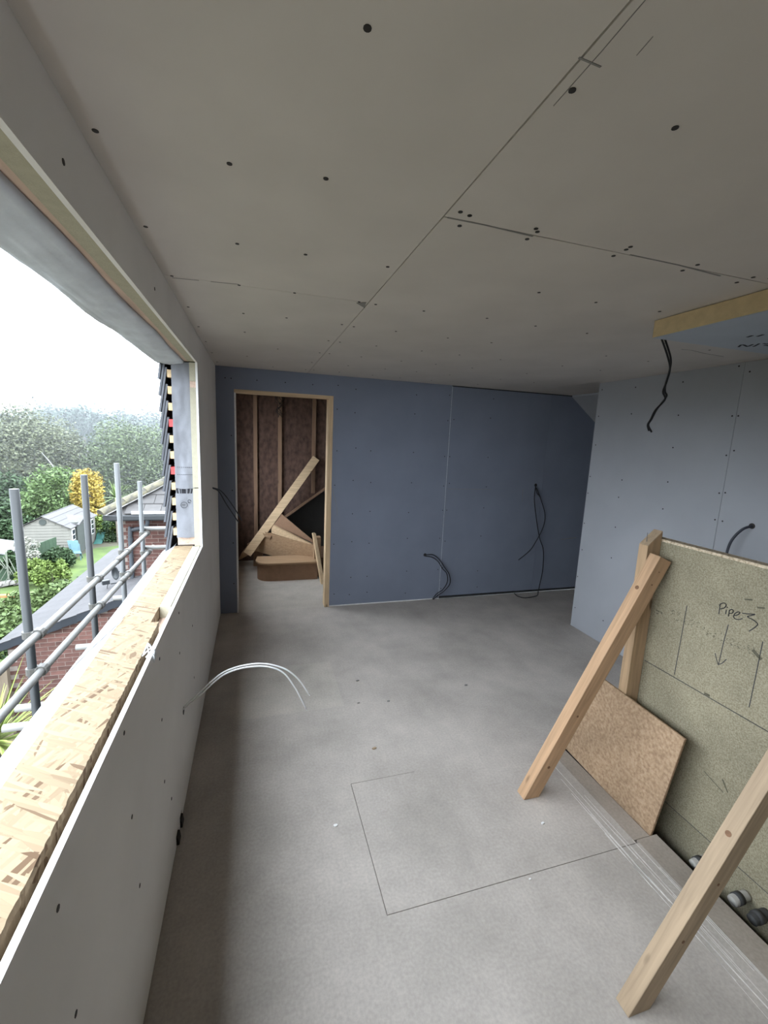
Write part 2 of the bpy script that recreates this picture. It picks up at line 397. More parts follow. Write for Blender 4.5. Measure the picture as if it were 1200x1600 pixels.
MB().prism([(.7815, 1.2335, -.022), (1.94, 1.2335, -.022), (1.94, 1.8615, -.022), (1.12, 1.8615, -.022), (1.12, 1.859, -.022), (.7815, 1.859, -.022)], (0, 0, .022)).build('floor_panel', 'floor', floor)
fpanel(.875, 1.94, 1.8615, D); fpanel(1.94, 3.4, 1.84, D); fpanel(3.4, 5.2, REAR, D)
fpanel(2.225, 3.4, REAR, 1.84)
fpanel(-.012, 1.3, D, 7.0, 'floor_light')
MB().box(1.94, 2.03, 1.245, 1.84, -.022, .0015).build('floor_edge_strip', 'floor_edge', floor)
MB().box(1.955, 2.068, REAR, 1.243, -.022, .0015).build('floor_edge_strip', 'floor_edge', floor)
# worn pale scratches beside the edge strips
sc = MB()
for i in range(16):
    x = 1.83 + random.random() * .12; y0 = .5 + random.random() * .8; ln = .15 + random.random() * .5
    y1 = min(y0 + ln, 1.83); k = random.uniform(-.02, .02)
    x1 = min(x, 1.93 if y0 > .9 else 1.95)
    sc.ribbon([(x1, y0, 0.0005), (x1 + k * .3, (y0 + y1) / 2, 0.0005), (x1 + k * .5, y1, 0.0005)], (0, 0, 1), random.uniform(.0012, .003), .0006)
sc.build('scuff_lines', 'scuff', floor, kind='stuff')

# ---- ceiling: separate plasterboard sheets with open joints
ceil = thing('ceiling', (1.6, 1.5, H), kind='structure')
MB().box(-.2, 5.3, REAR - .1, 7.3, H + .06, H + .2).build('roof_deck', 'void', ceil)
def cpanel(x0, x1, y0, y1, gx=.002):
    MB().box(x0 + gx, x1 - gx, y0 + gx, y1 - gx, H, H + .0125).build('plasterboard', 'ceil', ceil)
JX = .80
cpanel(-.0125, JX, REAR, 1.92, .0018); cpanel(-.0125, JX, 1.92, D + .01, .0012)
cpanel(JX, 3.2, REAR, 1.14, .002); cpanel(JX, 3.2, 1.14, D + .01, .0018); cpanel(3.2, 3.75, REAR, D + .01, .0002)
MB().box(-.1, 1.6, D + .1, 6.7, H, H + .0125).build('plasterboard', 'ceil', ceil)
scr, _ = MB().tube([(0, 0, 0), (0, 0, -.0012)], .0062, 10).mesh('screw', 'screw', centre=(0, 0, 0))
rows = [.30, .705, 1.095, 1.515, 1.915, 2.33, 2.74, 3.15, 3.56, 3.97]
for r in rows:
    for x in (.03, .275, .485, .762, .832, 1.06, 1.37, 1.64, 1.95, 2.45, 2.8):
        if random.random() < .12: continue
        piece('screw', scr, (x + random.uniform(-.004, .004), r + random.uniform(-.012, .012), H), ceil)
for y in (1.165, 1.115):
    for x in (.86, 1.07, 1.37, 1.65, 1.9):
        piece('screw', scr, (x, y + random.uniform(-.006, .006), H), ceil)
pm = MB()
def cpt(px, py): return at(px, py, 'z', H)
pm.ribbon([cpt(1008, 0), cpt(940, 80), cpt(865, 165)], (0, 0, -1), .0012)
pm.ribbon([cpt(905, 90), cpt(938, 104)], (0, 0, -1), .003)
pm.ribbon([cpt(1020, 57), cpt(995, 86)], (0, 0, -1), .001)
pm.build('pencil_mark', 'pencil_soft', ceil)
MB().prism([cpt(557, 473), cpt(572, 472), cpt(570, 481)], (0, 0, -.002)).build('torn_paper', 'pencil_soft', ceil)
sm = MB()
for a, b in (((700, 340), (760, 352)), ((760, 352), (832, 369)), ((985, 398), (1060, 414)), ((1060, 414), (1125, 431)), ((270, 434), (310, 438)), ((330, 440), (372, 444))):
    sm.ribbon([cpt(*a), cpt(*b)], (0, 0, -1), .006, .0006)
sm.build('joint_dirt', 'pencil_soft', ceil)

# ---- left wall: board cut round the big unglazed opening
wl = thing('wall_left', (0, 1.5, 0), kind='structure')
b = MB(); T = -.0125
for y0, y1 in ((REAR, 1.705), (1.755, 1.80), (1.85, JY)): b.box(T, 0, y0, y1, .004, .05)
b.box(T, 0, REAR, JY, .05, SILL - .004); b.box(T, 0, JY, D, .004, H); b.box(T, 0, REAR, JY, HEAD, H); b.box(T, 0, REAR, NEAR_J, SILL - .004, HEAD)
b.build('plasterboard', 'board', wl)
c = MB(); CX = -.15
c.box(CX, -.05, REAR, 6.9, -.35, .925); c.box(CX, -.05, JY + .045, 4.40, .925, 2.6); c.box(CX, -.05, 5.55, 6.9, .925, 2.6); c.box(CX, -.05, 4.40, 5.55, HEAD, 2.6); c.box(CX, -.05, REAR, JY + .045, HEAD + .03, 2.6); c.box(CX, -.05, REAR, NEAR_J, .925, HEAD + .03)
c.build('wall_core', 'void', wl)
b = MB(); b.box(-.05, -.0125, D + .01, 6.9, 0, .925); b.box(-.05, -.0125, D + .01, 4.40, .925, H); b.box(-.05, -.0125, 5.55, 6.9, .925, H); b.box(-.05, -.0125, 4.40, 5.55, HEAD, H); b.build('stair_side_lining', 'board', wl)
# insulation edges showing round the reveal
for z0, z1 in ((1.0, 1.372), (1.376, 1.985), (2.02, HEAD)):
    MB().box(-.046, -.0135, JY + .002, JY + .05, z0, z1 - .002).build('insulation_strip', 'pir', wl)
MB().box(-.058, -.0165, 1.885, JY, .93, .998).build('insulation_strip', 'pir', wl)
MB().box(-.058, -.0165, NEAR_J, 1.885, .925, .948).build('sole_plate', 'pinkwood', wl)
MB().box(-.052, -.0135, NEAR_J, 1.62, HEAD + .001, HEAD + .04).build('insulation_strip', 'pir', wl)
MB().box(-.052, -.0135, 1.625, JY, HEAD + .003, HEAD + .04).build('insulation_strip', 'pir', wl)
MB().box(-.105, -.053, NEAR_J, JY + .04, HEAD + .006, HEAD + .05).build('head_timber', 'pinkwood', wl)
MB().box(-.15, -.047, JY + .042, JY + .1, 1.0, 2.13).build('jamb_stud', 'pinkwood', wl)
MB().box(-.0465, -.0135, JY + .012, JY + .06, 1.94, 2.06).build('jamb_packer', 'pinkwood', wl)
for y, lb in ((1.82, 'black block added to darken a notch at the left wall foot, farther of two'), (1.735, 'black block added to darken a notch at the left wall foot, nearer of two')):
    b_ = thing('notch_darkener', (.005, y, 0), lb, 'block', 'black blocks added in the wall board notches')  # added black blocks stand in for the darkness inside the notches
    MB().prism([(-.03, y - .022, .0005), (.010, y - .022, .0005), (.006, y - .022, .035), (-.03, y - .022, .045)], (0, .044, 0)).build('body', 'screw', b_, bevel=.002)
# screws on the left wall
scx, _ = MB().tube([(0, 0, 0), (.001, 0, 0)], .006, 8).mesh('screw', 'screw', centre=(0, 0, 0))
for y, z in ((.73, .915), (1.15, .687), (1.13, .954), (1.18, .43), (.755, .648), (1.65, .285), (1.545, .453), (1.55, .70), (1.56, .93), (.33, .45), (1.95, .75), (2.35, .7), (2.35, .4), (1.97, .93), (.75, .3)):
    piece('screw', scx, (0, y, z), wl)
piece('screw', scx, (0, 1.0, 2.19), wl); piece('screw', scx, (0, 1.75, 2.2), wl)

# ---- far wall in blue plasterboard with the doorway
wf = thing('wall_far', (2, D, 0), kind='structure')
DL, DR, DH = .156, 1.046, 2.108
def bpanel(x0, x1, z0, z1, m='blue'): MB().box(x0, x1, D, D + .0125, z0, z1).build('plasterboard', m, wf)
bpanel(0, DL, .004, H - .001); bpanel(DL, DR, DH, H - .001); bpanel(DR, 2.275, .004, H - .001); bpanel(2.281, 3.48, 0.03, H - .012); bpanel(3.4815, 4.4, .03, H - .012); bpanel(4.4, 5.2, .03, H - .012)
MB().box(2.2752, 2.2808, D + .002, D + .006, .01, H - .01).build('joint_filler', 'joint', wf)
MB().box(-.05, DL - .004, D + .0125, D + .1, 0, H).build('stud', 'stud', wf)
MB().box(DR + .0, 5.2, D + .0125, D + .1, 0, H).build('wall_core', 'void', wf)
MB().box(DL, DR, D + .0125, D + .1, DH + .03, H).build('wall_core', 'void', wf)
MB().box(DR, 2.28, D - .004, D, .0, .010).build('floor_gap_filler', 'gypsum', wf)
scy, _ = MB().tube([(0, 0, 0), (0, -.001, 0)], .0055, 8).mesh('screw', 'screw', centre=(0, 0, 0))
for x in (1.09, 1.27, 1.44, 1.88, 2.245, 2.31, 2.75):
    for z in (2.2, 1.97, 1.6, 1.28, 1.0, .68, .33, .12):
        if random.random() < .2: continue
        piece('screw', scy, (x + random.uniform(-.012, .012), D, z + random.uniform(-.03, .03)), wf)
for x in (.08, .13, .35, .6, .85):
    piece('screw', scy, (x, D, 2.2), wf)
for z in (1.7, 1.2, .7, .3): piece('screw', scy, (.125, D, z), wf)
mk = MB()
def fpt(px, py): return at(px, py, 'y', D)
mk.ribbon([fpt(700, 764), fpt(768, 765)], (0, -1, 0), .004); mk.ribbon([fpt(817, 764), fpt(816, 784)], (0, -1, 0), .004)
mk.ribbon([fpt(876, 843), fpt(900, 840)], (0, -1, 0), .008); mk.ribbon([fpt(519, 762), fpt(526, 790), fpt(527, 806)], (0, -1, 0), .004)
mk.build('pencil_mark', 'pencil_soft', wf)

# ---- doorway lining
dr = thing('door_1', (.6, D, 0), kind='structure')
MB().box(1.0, 1.013, D - .012, D + .10, 0, DH - .03).build('lining_board', 'lining', dr)
MB().box(1.0135, 1.047, D - .008, D + .10, 0, DH).build('jamb_stud', 'lining', dr)
MB().box(DL - .003, DL + .009, D - .004, D + .10, 0, DH).build('jamb_edge', 'gypsum', dr)
MB().box(DL - .003, 1.047, D - .006, D + .10, DH - .028, DH + .001).build('head_lining', 'lining_h', dr)

# ---- right partition, facing the opening
wr = thing('wall_right', (WX, 1.5, 0), kind='structure')
def wpanel(y0, y1): MB().box(WX, WX + .0125, y0 + .0012, y1 - .0012, .004, H - .001).build('plasterboard', 'partition', wr)
wpanel(2.064, YC); wpanel(.86, 2.064); wpanel(-.34, .86); wpanel(REAR, -.34)
MB().box(WX + .0125, WX + .1, REAR, YC - .002, 0, H).build('wall_core', 'void', wr)
scw, _ = MB().tube([(0, 0, 0), (-.001, 0, 0)], .0055, 8).mesh('screw', 'screw', centre=(0, 0, 0))
for y in (3.245, 2.89, 2.475, 2.09, 2.04, 1.65):
    for z in (2.25, 1.99, 1.74, 1.49, 1.3, 1.04, .78, .5, .2):
        if y in (2.89, 2.475) and random.random() < .25: continue
        piece('screw', scw, (WX, y + random.uniform(-.012, .012), z + random.uniform(-.03, .03)), wr)

# ---- alcove behind the partition, rear wall, stair room shell
MB().prism([(3.754, D, 2.283), (5.2, D, 1.21), (5.2, D, 1.23), (3.754, D, 2.299)], (0, -6.7, 0)).build('trim_1', 'partition', kind='structure')
MB().box(5.2, 5.3, REAR, D + .1, -.3, 2.6).build('wall_alcove', 'wallstruct', kind='structure')
MB().box(-.2, 5.3, REAR - .1, REAR, -.3, 2.6).build('wall_rear', 'board', kind='structure')
sw = thing('wall_stair', (.8, 6.0, 0), kind='structure')
diag = [(-.05, 6.0, 0.0), (-.05, 6.0, H), (1.5, 6.0, H), (1.5, 6.0, 1.18), (1.245, 6.0, .992), (.676, 6.0, .568), (.42, 6.0, .40), (.36, 6.0, 0)]
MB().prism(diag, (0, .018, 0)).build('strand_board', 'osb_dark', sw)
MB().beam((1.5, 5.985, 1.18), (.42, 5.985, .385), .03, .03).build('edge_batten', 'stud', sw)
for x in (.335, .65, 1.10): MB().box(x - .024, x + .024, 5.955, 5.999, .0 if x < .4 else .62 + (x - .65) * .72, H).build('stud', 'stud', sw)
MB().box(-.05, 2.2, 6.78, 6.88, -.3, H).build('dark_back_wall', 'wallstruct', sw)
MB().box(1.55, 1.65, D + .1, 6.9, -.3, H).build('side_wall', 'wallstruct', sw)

# ================================================================== SILL AND REVEAL
o = thing('sill_board', (-.1, .6, .93), 'thick strand board lying on the near part of the window sill', 'sill board', 'strand boards on the sill')
b = MB(); b.box(-.168, -.030, NEAR_J, 1.722, .948, 1.0)
# ragged saw-torn inner edge
ed = []
n = 260
for i in range(n + 1):
    y = NEAR_J + (1.722 - NEAR_J) * i / n; ed.append((-.030 + random.uniform(-.0014, .0014), y))
poly = [(-.168, NEAR_J, .982), (-.168, 1.722, .982)] + [(x, y, .982) for x, y in reversed(ed)]
b2 = MB().prism(poly, (0, 0, .018)); b2.build('upper_sheet', 'osb', o)
poly2 = [(-.168, NEAR_J, .948), (-.168, 1.722, .948)] + [(x - .003 + random.uniform(-.0012, .0012), y, .948) for x, y in reversed(ed)]
MB().prism(poly2, (0, 0, .033)).build('lower_sheet', 'osb', o)
o = thing('sill_board', (-.1, 2.3, .93), 'thinner strand board on the far part of the sill below the grey membrane', 'sill board', 'strand boards on the sill')
MB().box(-.168, -.060, 1.727, 2.93, .948, .996).build('sheet', 'osb', o)
o = thing('sill_flashing', (-.2, 1, .95), 'white metal flashing strip along the outer edge of the sill', 'flashing')
for i, (y0, y1) in enumerate(((NEAR_J, 1.62), (1.60, 3.06))):
    b = MB(); x0, x1 = -.1685, -.262; za, zb = .994 + .002 * (1 - i), .932 + .002 * (1 - i)
    b.prism([(x0, y0, za), (x1, y0, zb), (x1 - .004, y0, zb - .04), (x1 - .001, y0, zb - .04), (x1 + .003, y0, zb - .004), (x0, y0, za - .003)], (0, y1 - y0, 0))
    b.build('strip', 'flashing', o)
MB().tube(smooth_path([(-.245, 1.50, .95), (-.21, 1.545, .985), (-.185, 1.60, 1.002), (-.168, 1.71, 1.004), (-.166, 1.80, 1.0)]), .0012, 6).build('tie_wire', 'cable_grey', None, label='thin dark wire lying across the white sill flashing', cat='wire')
# clear plastic scrap snagged on the board edge
b = MB()
for k in range(5):
    a = k * 1.3; b.tube(smooth_path([(-.02 + .012 * math.cos(a), 1.44 + .01 * k, .995), (-.006 + .012 * math.sin(a), 1.45 + .008 * k, 1.012 + .004 * k), (.006, 1.455 + .006 * k, .996), (.004, 1.46 + .004 * k, .97)]), .0022, 6)
b.build('plastic_scrap', 'plastic', None, smooth=True, label='twisted scrap of clear plastic caught on the plasterboard edge below the opening', cat='plastic scrap')

# membrane wrapped over the jamb
def sheet(x0, x1, z0, z1, y, amp, nx=14, nz=30, rag=.006, seed=0):
    b = MB(); vs = []
    for j in range(nz + 1):
        for i in range(nx + 1):
            u, v = i / nx, j / nz
            x = x0 + (x1 - x0) * u; z = z0 + (z1 - z0) * v
            if i == nx: x += rag * noise.noise((3.1, z * 9, seed))
            if j == 0: z += rag * .8 * noise.noise((x * 40, 2.2, seed))
            d = amp * (noise.noise((x * 11 + z * 3, z * 7, seed)) + .5 * noise.noise((x * 30, z * 17 + x * 9, seed + 5)))
            vs.append((x, y - .004 + d, z))
    fs = [(j * (nx + 1) + i, j * (nx + 1) + i + 1, (j + 1) * (nx + 1) + i + 1, (j + 1) * (nx + 1) + i) for j in range(nz) for i in range(nx)]
    return b.add(vs, fs)
o = thing('breather_membrane', (-.09, JY, 1.04), 'grey breather membrane hanging over the far jamb of the window opening', 'membrane')
up = sheet(-.150, -.036, 1.365, 2.13, JY + .030, .010, seed=1).build('upper_sheet', 'membrane', o, smooth=True)
lo = sheet(-.152, -.040, 1.050, 1.335, JY + .032, .006, nz=16, seed=2).build('lower_sheet', 'membrane', o, smooth=True)
MB().box(-.150, -.045, JY + .036, JY + .04, 1.32, 1.38).build('lap_strip', 'membrane', o)
pr = MB()
yy = JY + .019
for z in (1.50, 1.455):
    for k in range(9): pr.ribbon([(-.135 + k * .0115, yy, z), (-.129 + k * .0115, yy, z)], (0, -1, 0), .0025)
pr.build('printed_dashes', 'membrane_dark', up, kind='stuff')
pr = MB(); cx_, cz_, yy = -.103, 1.262, JY + .021
pr.ribbon([(cx_ + .019 * math.cos(k * math.pi / 12), yy, cz_ + .019 * math.sin(k * math.pi / 12)) for k in range(25)], (0, -1, 0), .0025)
for k in (-1, 0, 1): pr.ribbon([(cx_ - .004 + k * .008, yy, cz_ - .004), (cx_ - .004 + k * .008, yy, cz_ + .004), (cx_ + k * .008, yy, cz_ + .004)], (0, -1, 0), .002)
pr.ribbon([(-.072 + .008 * math.cos(k * math.pi / 6), yy, 1.287 + .009 * math.sin(k * math.pi / 6)) for k in range(10)], (0, -1, 0), .003)
pr.ribbon([(-.078, yy, 1.277), (-.066, yy, 1.277)], (0, -1, 0), .003)
pr.build('printed_mark', 'membrane_dark', lo)
pr = MB()
for k, (x, w) in enumerate(((-.138, .010), (-.122, .006), (-.104, .024), (-.078, .012), (-.062, .008))):
    pr.ribbon([(x, JY + .0345, 1.333), (x + .003 * (k - 2), JY + .0345, 1.362)], (0, -1, 0), w)
pr.build('printed_band', 'membrane_dark', o)

# membrane draped along the head of the opening
b = MB(); nx, ny = 12, 70; vs = []
for j in range(ny + 1):
    for i in range(nx + 1):
        u, v = i / nx, j / ny; y = NEAR_J + (JY + .06 - NEAR_J) * v
        x = -.07 - .155 * u
        z = HEAD - .004 - .006 * u - .010 * math.sin(u * 3.1) * (1 + .8 * noise.noise((y * 1.7, 3, 1)))
        z += .008 * noise.noise((x * 16 + y * 1.2, y * 3.1, 4)) * (u * 1.0) + .006 * noise.noise((x * 40, y * 9, 8))
        if i == nx: x += .006 * noise.noise((y * 3, 1, 1)); z -= .004 + .006 * noise.noise((y * 2.3, 5, 1))
        if i == 0: z = HEAD + .004; x = -.075 + .012 * noise.noise((y * 2.1, 9, 9))
        vs.append((x, y, min(z, HEAD + .004)))
fs = [(j * (nx + 1) + i, (j + 1) * (nx + 1) + i, (j + 1) * (nx + 1) + i + 1, j * (nx + 1) + i + 1) for j in range(ny) for i in range(nx)]
b.add(vs, fs).build('head_membrane', 'head_mem', None, smooth=True, solid=.0015, label='crumpled pale membrane drooping along the head of the window opening', cat='membrane')
MB().box(-.235, -.15, NEAR_J - .3, 6.9, HEAD + .012, 2.6).build('trim_2', 'void', kind='structure')

# hanging tiles and battens seen end-on beyond the jamb
tw = thing('tile_hanging', (-.18, JY + .05, 1.0), 'dark hanging tiles on timber battens seen end on beside the jamb', 'tile cladding')
zb = [2.06 - .0975 * k for k in range(11)]
bat, _ = MB().box(-.0125, .0125, 0, 1.6, -.0225, .0225).mesh('batten', 'batten', centre=(0, 0, 0))
batr, _ = MB().box(-.0125, .0125, 0, 1.6, -.0225, .0225).mesh('batten', 'batten_red', centre=(0, 0, 0))
for k, z in enumerate(zb): piece('batten', batr if k in (3, 6) else bat, (-.163, JY + .048, z), tw)
L_ = .268; ang = math.radians(9.5)
til = MB().box(-.006, .006, 0, .168, -L_, 0)
tile_me, _ = til.mesh('hanging_tile', 'tile', centre=(0, 0, 0))
for k in range(13):
    z = 2.06 + .0975 * 2 - .0975 * k
    for j in range(4):
        piece('hanging_tile', tile_me, (-.180, JY + .05 + j * .17 + (0 if k % 2 == 0 else .004), z + .035), tw, rot=(0, ang, 0))

# ================================================================== THINGS IN THE ROOM
PX = 2.20
cb = thing('chipboard_panel', (PX, .7, 0), 'green chipboard panel standing upright with PIPES handwritten on it', 'panel')
Y0, Y1 = -.55, 1.60
up = MB().box(PX, PX + .050, Y0, Y1, .684 + .001, 1.306).build('upper_sheet', 'green_chip', cb)
MB().box(PX, PX + .050, Y0, Y1, .068 + .001, .683).build('middle_sheet', 'green_chip', cb)
MB().box(PX, PX + .050, Y0, Y1, -.19, .068).build('lower_sheet', 'green_chip', cb)
MB().box(PX + .0005, PX + .0495, Y0 + .001, Y1 - .001, 1.306, 1.308).build('raw_top_edge', 'chip_edge', up)
MB().box(PX - .0008, PX, Y0 + .01, 1.54, .6815, .6845).build('sheet_joint', 'pencil', cb)
MB().box(PX - .0006, PX, Y0 + .01, 1.54, .067, .0695).build('sheet_joint', 'pencil', cb)
def wpt(px, py): return at(px, py, 'x', PX)
w = MB(); NN = (-1, 0, 0)
# P i p e s handwriting, traced as the strokes on the board
def q(x, y): return wpt(990 + x / 4.705, 820 + y / 4.705)
for st in ([(638, 580), (632, 620), (627, 655)], [(630, 592), (655, 575), (676, 580), (680, 595), (665, 612), (638, 618)],
           [(682, 628), (677, 655)], [(688, 606), (690, 609)],
           [(705, 628), (700, 660), (697, 672)], [(704, 630), (722, 622), (733, 632), (727, 648), (703, 652)],
           [(740, 668), (765, 662), (782, 648), (770, 640), (748, 650), (736, 672), (745, 690), (770, 696), (800, 690)],
           [(800, 650), (845, 655), (892, 658), (860, 668), (838, 676), (880, 700), (912, 728), (895, 752), (850, 782)]):
    w.ribbon(smooth_path([q(*p_) for p_ in st], 4), NN, .0035)
w.build('handwriting', 'pencil', up)
for st in ([(393, 595), (375, 690), (345, 860), (315, 1020), (300, 1100)], [(950, 860), (925, 980), (890, 1150), (850, 1340)],
           [(697, 735), (665, 850), (625, 1025)], [(600, 945), (610, 990), (622, 1028), (650, 1018), (682, 990)]):
    MB().ribbon([q(*p_) for p_ in st], NN, .003).build('marker_line', 'pencil', up)
w = MB()
random.seed(3)
for i in range(90):
    t = random.random(); x = 270 + t * 640 + random.uniform(-15, 15); y = 650 + t * 300 + random.uniform(-34, 34)
    a = q(x, y); w.ribbon([a, a + Vector((0, random.uniform(-.006, .006), random.uniform(-.003, .003)))], NN, .0022)
for x0, y0, x1, y1, ww in ((880, 925, 935, 985, .012), (820, 548, 870, 552, .006), (912, 608, 960, 612, .006), (525, 1240, 555, 1255, .010), (165, 625, 190, 640, .004), (200, 640, 210, 655, .004), (170, 650, 182, 652, .004)):
    w.ribbon([q(x0, y0), q(x1, y1)], NN, ww)
for px, py, px1, py1, ww in ((1100, 1205, 1130, 1238, .006), (1129, 1218, 1137, 1238, .010)):
    w.ribbon([wpt(px, py), wpt(px1, py1)], NN, ww * .5)
w.build('scuff_marks', 'scuff_dark', cb, kind='stuff')
MB().box(PX - .0012, PX, Y0 + .01, 1.545, 1.2965, 1.3065).build('raw_front_arris', 'chip_edge', up)

# post at the far end of the panel
o = thing('timber_post', (2.15, 1.58, 0), 'short upright timber post fixed at the far end of the green chipboard', 'post')
MB().prism([(2.118, 1.545, -.19), (2.198, 1.545, -.19), (2.198, 1.545, 1.345), (2.118, 1.545, 1.275)], (0, .05, 0)).build('shaft', 'timber_v', o, bevel=.002)
MB().prism([(2.119, 1.546, 1.2755), (2.197, 1.546, 1.3445), (2.197, 1.546, 1.347), (2.119, 1.546, 1.278)], (0, .048, 0)).build('weathered_top', 'timber2', o)
MB().tube([(2.135, 1.57, 1.27), (2.133, 1.571, 1.335)], .0018, 6).build('nail', 'nail', o)

def brace(label, a, b_, w_, d_, material, knots, side=(0, 1, 0), endmat='timber2'):
    o = thing('timber_brace', Vector(a), label, 'brace', 'timber props against the chipboard')
    a, b_ = Vector(a), Vector(b_); u = (b_ - a); L = u.length; u.normalize()
    sd = Vector(side); sd = (sd - u * sd.dot(u)).normalized(); t = u.cross(sd)
    me = bpy.data.meshes.new('shaft')
    # foot cut level with the floor
    vs = []
    for e in (0, 1):
        for i in (-1, 1):
            for j in (-1, 1):
                off = sd * (i * w_ / 2) + t * (j * d_ / 2); p_ = (a if e == 0 else b_) + off
                if e == 0: p_ = p_ - u * (p_.z - .001) / u.z
                vs.append(p_)
    fs = [(0, 1, 3, 2), (4, 6, 7, 5), (0, 4, 5, 1), (2, 3, 7, 6), (0, 2, 6, 4), (1, 5, 7, 3)]
    R3 = Matrix((u, sd, t)).transposed()
    c = (a + b_) / 2
    me.from_pydata([tuple(R3.transposed() @ (v - c)) for v in vs], [], fs); me.update(); me.materials.append(MT[material])
    s = bpy.data.objects.new('shaft', me); COL.objects.link(s); place(s, c, o); s.rotation_euler = R3.to_euler()
    md = s.modifiers.new('bevel', 'BEVEL'); md.width = .002; md.segments = 2
    for (f_, side_k, r) in knots:
        p_ = a + u * L * f_ + sd * (-w_ / 2 if side_k else 0) - t * 0
        n_ = -sd if side_k else t * (1 if t.x < 0 else -1)
        if not side_k: p_ = a + u * L * f_ + n_ * d_ / 2
        MB().tube([p_ - n_ * .001, p_ + n_ * .0008], r, 10).build('knot', 'knot', o)
    return o
brace('clean timber prop leaning from floor to the far end of the chipboard', (1.625, 1.585, 0), (2.150, 1.497, 1.232), .058, .078, 'timber', [(.14, 1, .008), (.36, 1, .006), (.87, 0, .010), (.90, 1, .004), (.95, 1, .003)])
brace('weathered timber prop in the near right corner leaning on the chipboard', (1.455, .790, 0), (2.130, .745, 1.34), .05, .075, 'timber2', [(.18, 1, .006), (.32, 1, .005), (.42, 0, .009), (.60, 1, .008), (.66, 1, .006)])

# loose brown textured board leaning in the gap
TL = at(936, 1056, 'x', 2.102); TR = at(1070, 1155, 'x', 2.098); BL = at(884, 1170, 'x', 2.038); BR = at(1015, 1309, 'x', 2.038)
n_ = (Vector(TL) - Vector(BL)).cross(Vector(BR) - Vector(BL)).normalized()
n_ = n_ if n_.x > 0 else -n_
MB().prism([BL, BR, TR, TL], n_ * .012).build('loose_board', 'brown', None, bevel=.0015, label='square of brown textured board leaning in the floor gap behind the prop', cat='board')
d = MB()
for a, b_ in (((973, 1190), (980, 1188)), ((981, 1194), (987, 1195))):
    p0 = at(a[0], a[1], 'x', 2.088); p1 = at(b_[0], b_[1], 'x', 2.088)

# grey pipes rising in the floor gap
for i, (y, x, lab) in enumerate(((1.10, 2.112, 'grey pipe end in the floor gap just behind the near prop'), (.945, 2.118, 'ribbed grey pipe end in the floor gap right of the near prop'), (.875, 2.12, 'dark wrapped pipe end nearest the photo edge in the floor gap'))):
    o = thing('pipe', (x, y, -.15), lab, 'pipe', 'pipes in the floor gap')
    MB().tube(smooth_path([(PX - .002, y, -.012), (x + .03, y, -.010), (x, y, -.016)], 4), .019, 14).build('bend', 'pipe' if i < 2 else 'pipe_dark', o, smooth=True)
    MB().tube([(x + .018, y, -.012), (x + .045, y, -.011)], .0225, 14).build('collar', 'pipe_dark', o, smooth=True)
    if i == 1:
        for k in range(3): MB().tube([(x + .004 + k * .005, y, -.014), (x + .006 + k * .005, y, -.014)], .0203, 14).build('rib', 'pipe', o)

# insulation slab fixed under the ceiling
o = thing('insulation_slab', (2.6, .9, H), 'foil faced yellow insulation slab fixed under the ceiling at the right', 'insulation')
SX0, SX1, SY0, SY1 = 2.045, 2.80, -.6, 1.615
MB().box(SX0, SX1, SY0, SY1, 2.226, H - .003).build('foam_core', 'pir_yellow', o)
fo = MB().box(SX0 + .002, SX1, SY0, SY1 - .002, 2.2235, 2.2262).build('foil_face', 'foil', o)
w = MB(); N3 = (0, 0, -1)
def ppt(x, y): return at(1130 + x / 17.143, 490 + y / 17.143, 'z', 2.2235)
for st, ww in (([(415, 890), (470, 845), (530, 835), (590, 855), (640, 878), (690, 868), (790, 825)], .009), ([(810, 880), (850, 865), (960, 805)], .009), ([(1085, 800), (1160, 810), (1200, 800)], .009), ([(1110, 855), (1150, 845), (1230, 860)], .010), ([(660, 625), (770, 590)], .011), ([(930, 605), (1060, 565)], .011)):
    w.ribbon(smooth_path([ppt(*p_) for p_ in st], 3), N3, ww)
w.build('printed_letters', 'pencil', fo)
MB().ribbon([at(1065, 546, 'z', 2.2235), at(1080, 547, 'z', 2.2235), at(1100, 552, 'z', 2.2235), at(1130, 557, 'z', 2.2235)], N3, .003).build('crease', 'pencil_soft', fo)

# ------------------------------------------------------------------ cables
def cable(name, label, runs, r, material, group=None, hole=None, tip=None):
    p0 = Vector(runs[0][0])
    o = thing(name, p0, label, 'cable', group)
    for k, pts in enumerate(runs):
        MB().tube(smooth_path(pts), r, 8).build('core', material, o, smooth=True)
    if tip:
        for pts in runs:
            e = Vector(pts[-1]); dd = (e - Vector(pts[-2])).normalized()
            MB().tube([e - dd * .002, e + dd * .014], r * .6, 6).build('bare_end', tip, o)
    if hole:
        c, n = hole; MB().tube([Vector(c), Vector(c) + Vector(n) * .0015], .018, 14).build('entry_hole', 'screw', o)
    return o
C1 = [at(px, py, 'y', 2.0) for px, py in ((285, 1107), (310, 1084), (350, 1050), (400, 1037), (440, 1043), (465, 1060), (482, 1084))]
C2 = [at(px, py, 'y', 1.97) for px, py in ((286, 1111), (312, 1087), (352, 1053), (400, 1041), (438, 1048), (460, 1073), (478, 1107))]
C1[0].x = C2[0].x = -.01
cable('white_cable', 'pair of white cables arching out of the low left wall', [C1, C2], .004, 'cable_white', hole=((0, C1[0].y - .01, C1[0].z - .005), (1, 0, 0)), tip='cable_white')
PC = ((1034, 530), (1042, 553), (1047, 575), (1042, 595), (1036, 612), (1039, 624), (1024, 641), (1017, 655), (1012, 664), (1014, 673))
PC2 = ((1039, 530), (1048, 560), (1046, 580), (1040, 600), (1039, 612), (1041, 620), (1026, 640), (1018, 655), (1013, 664), (1018, 675))
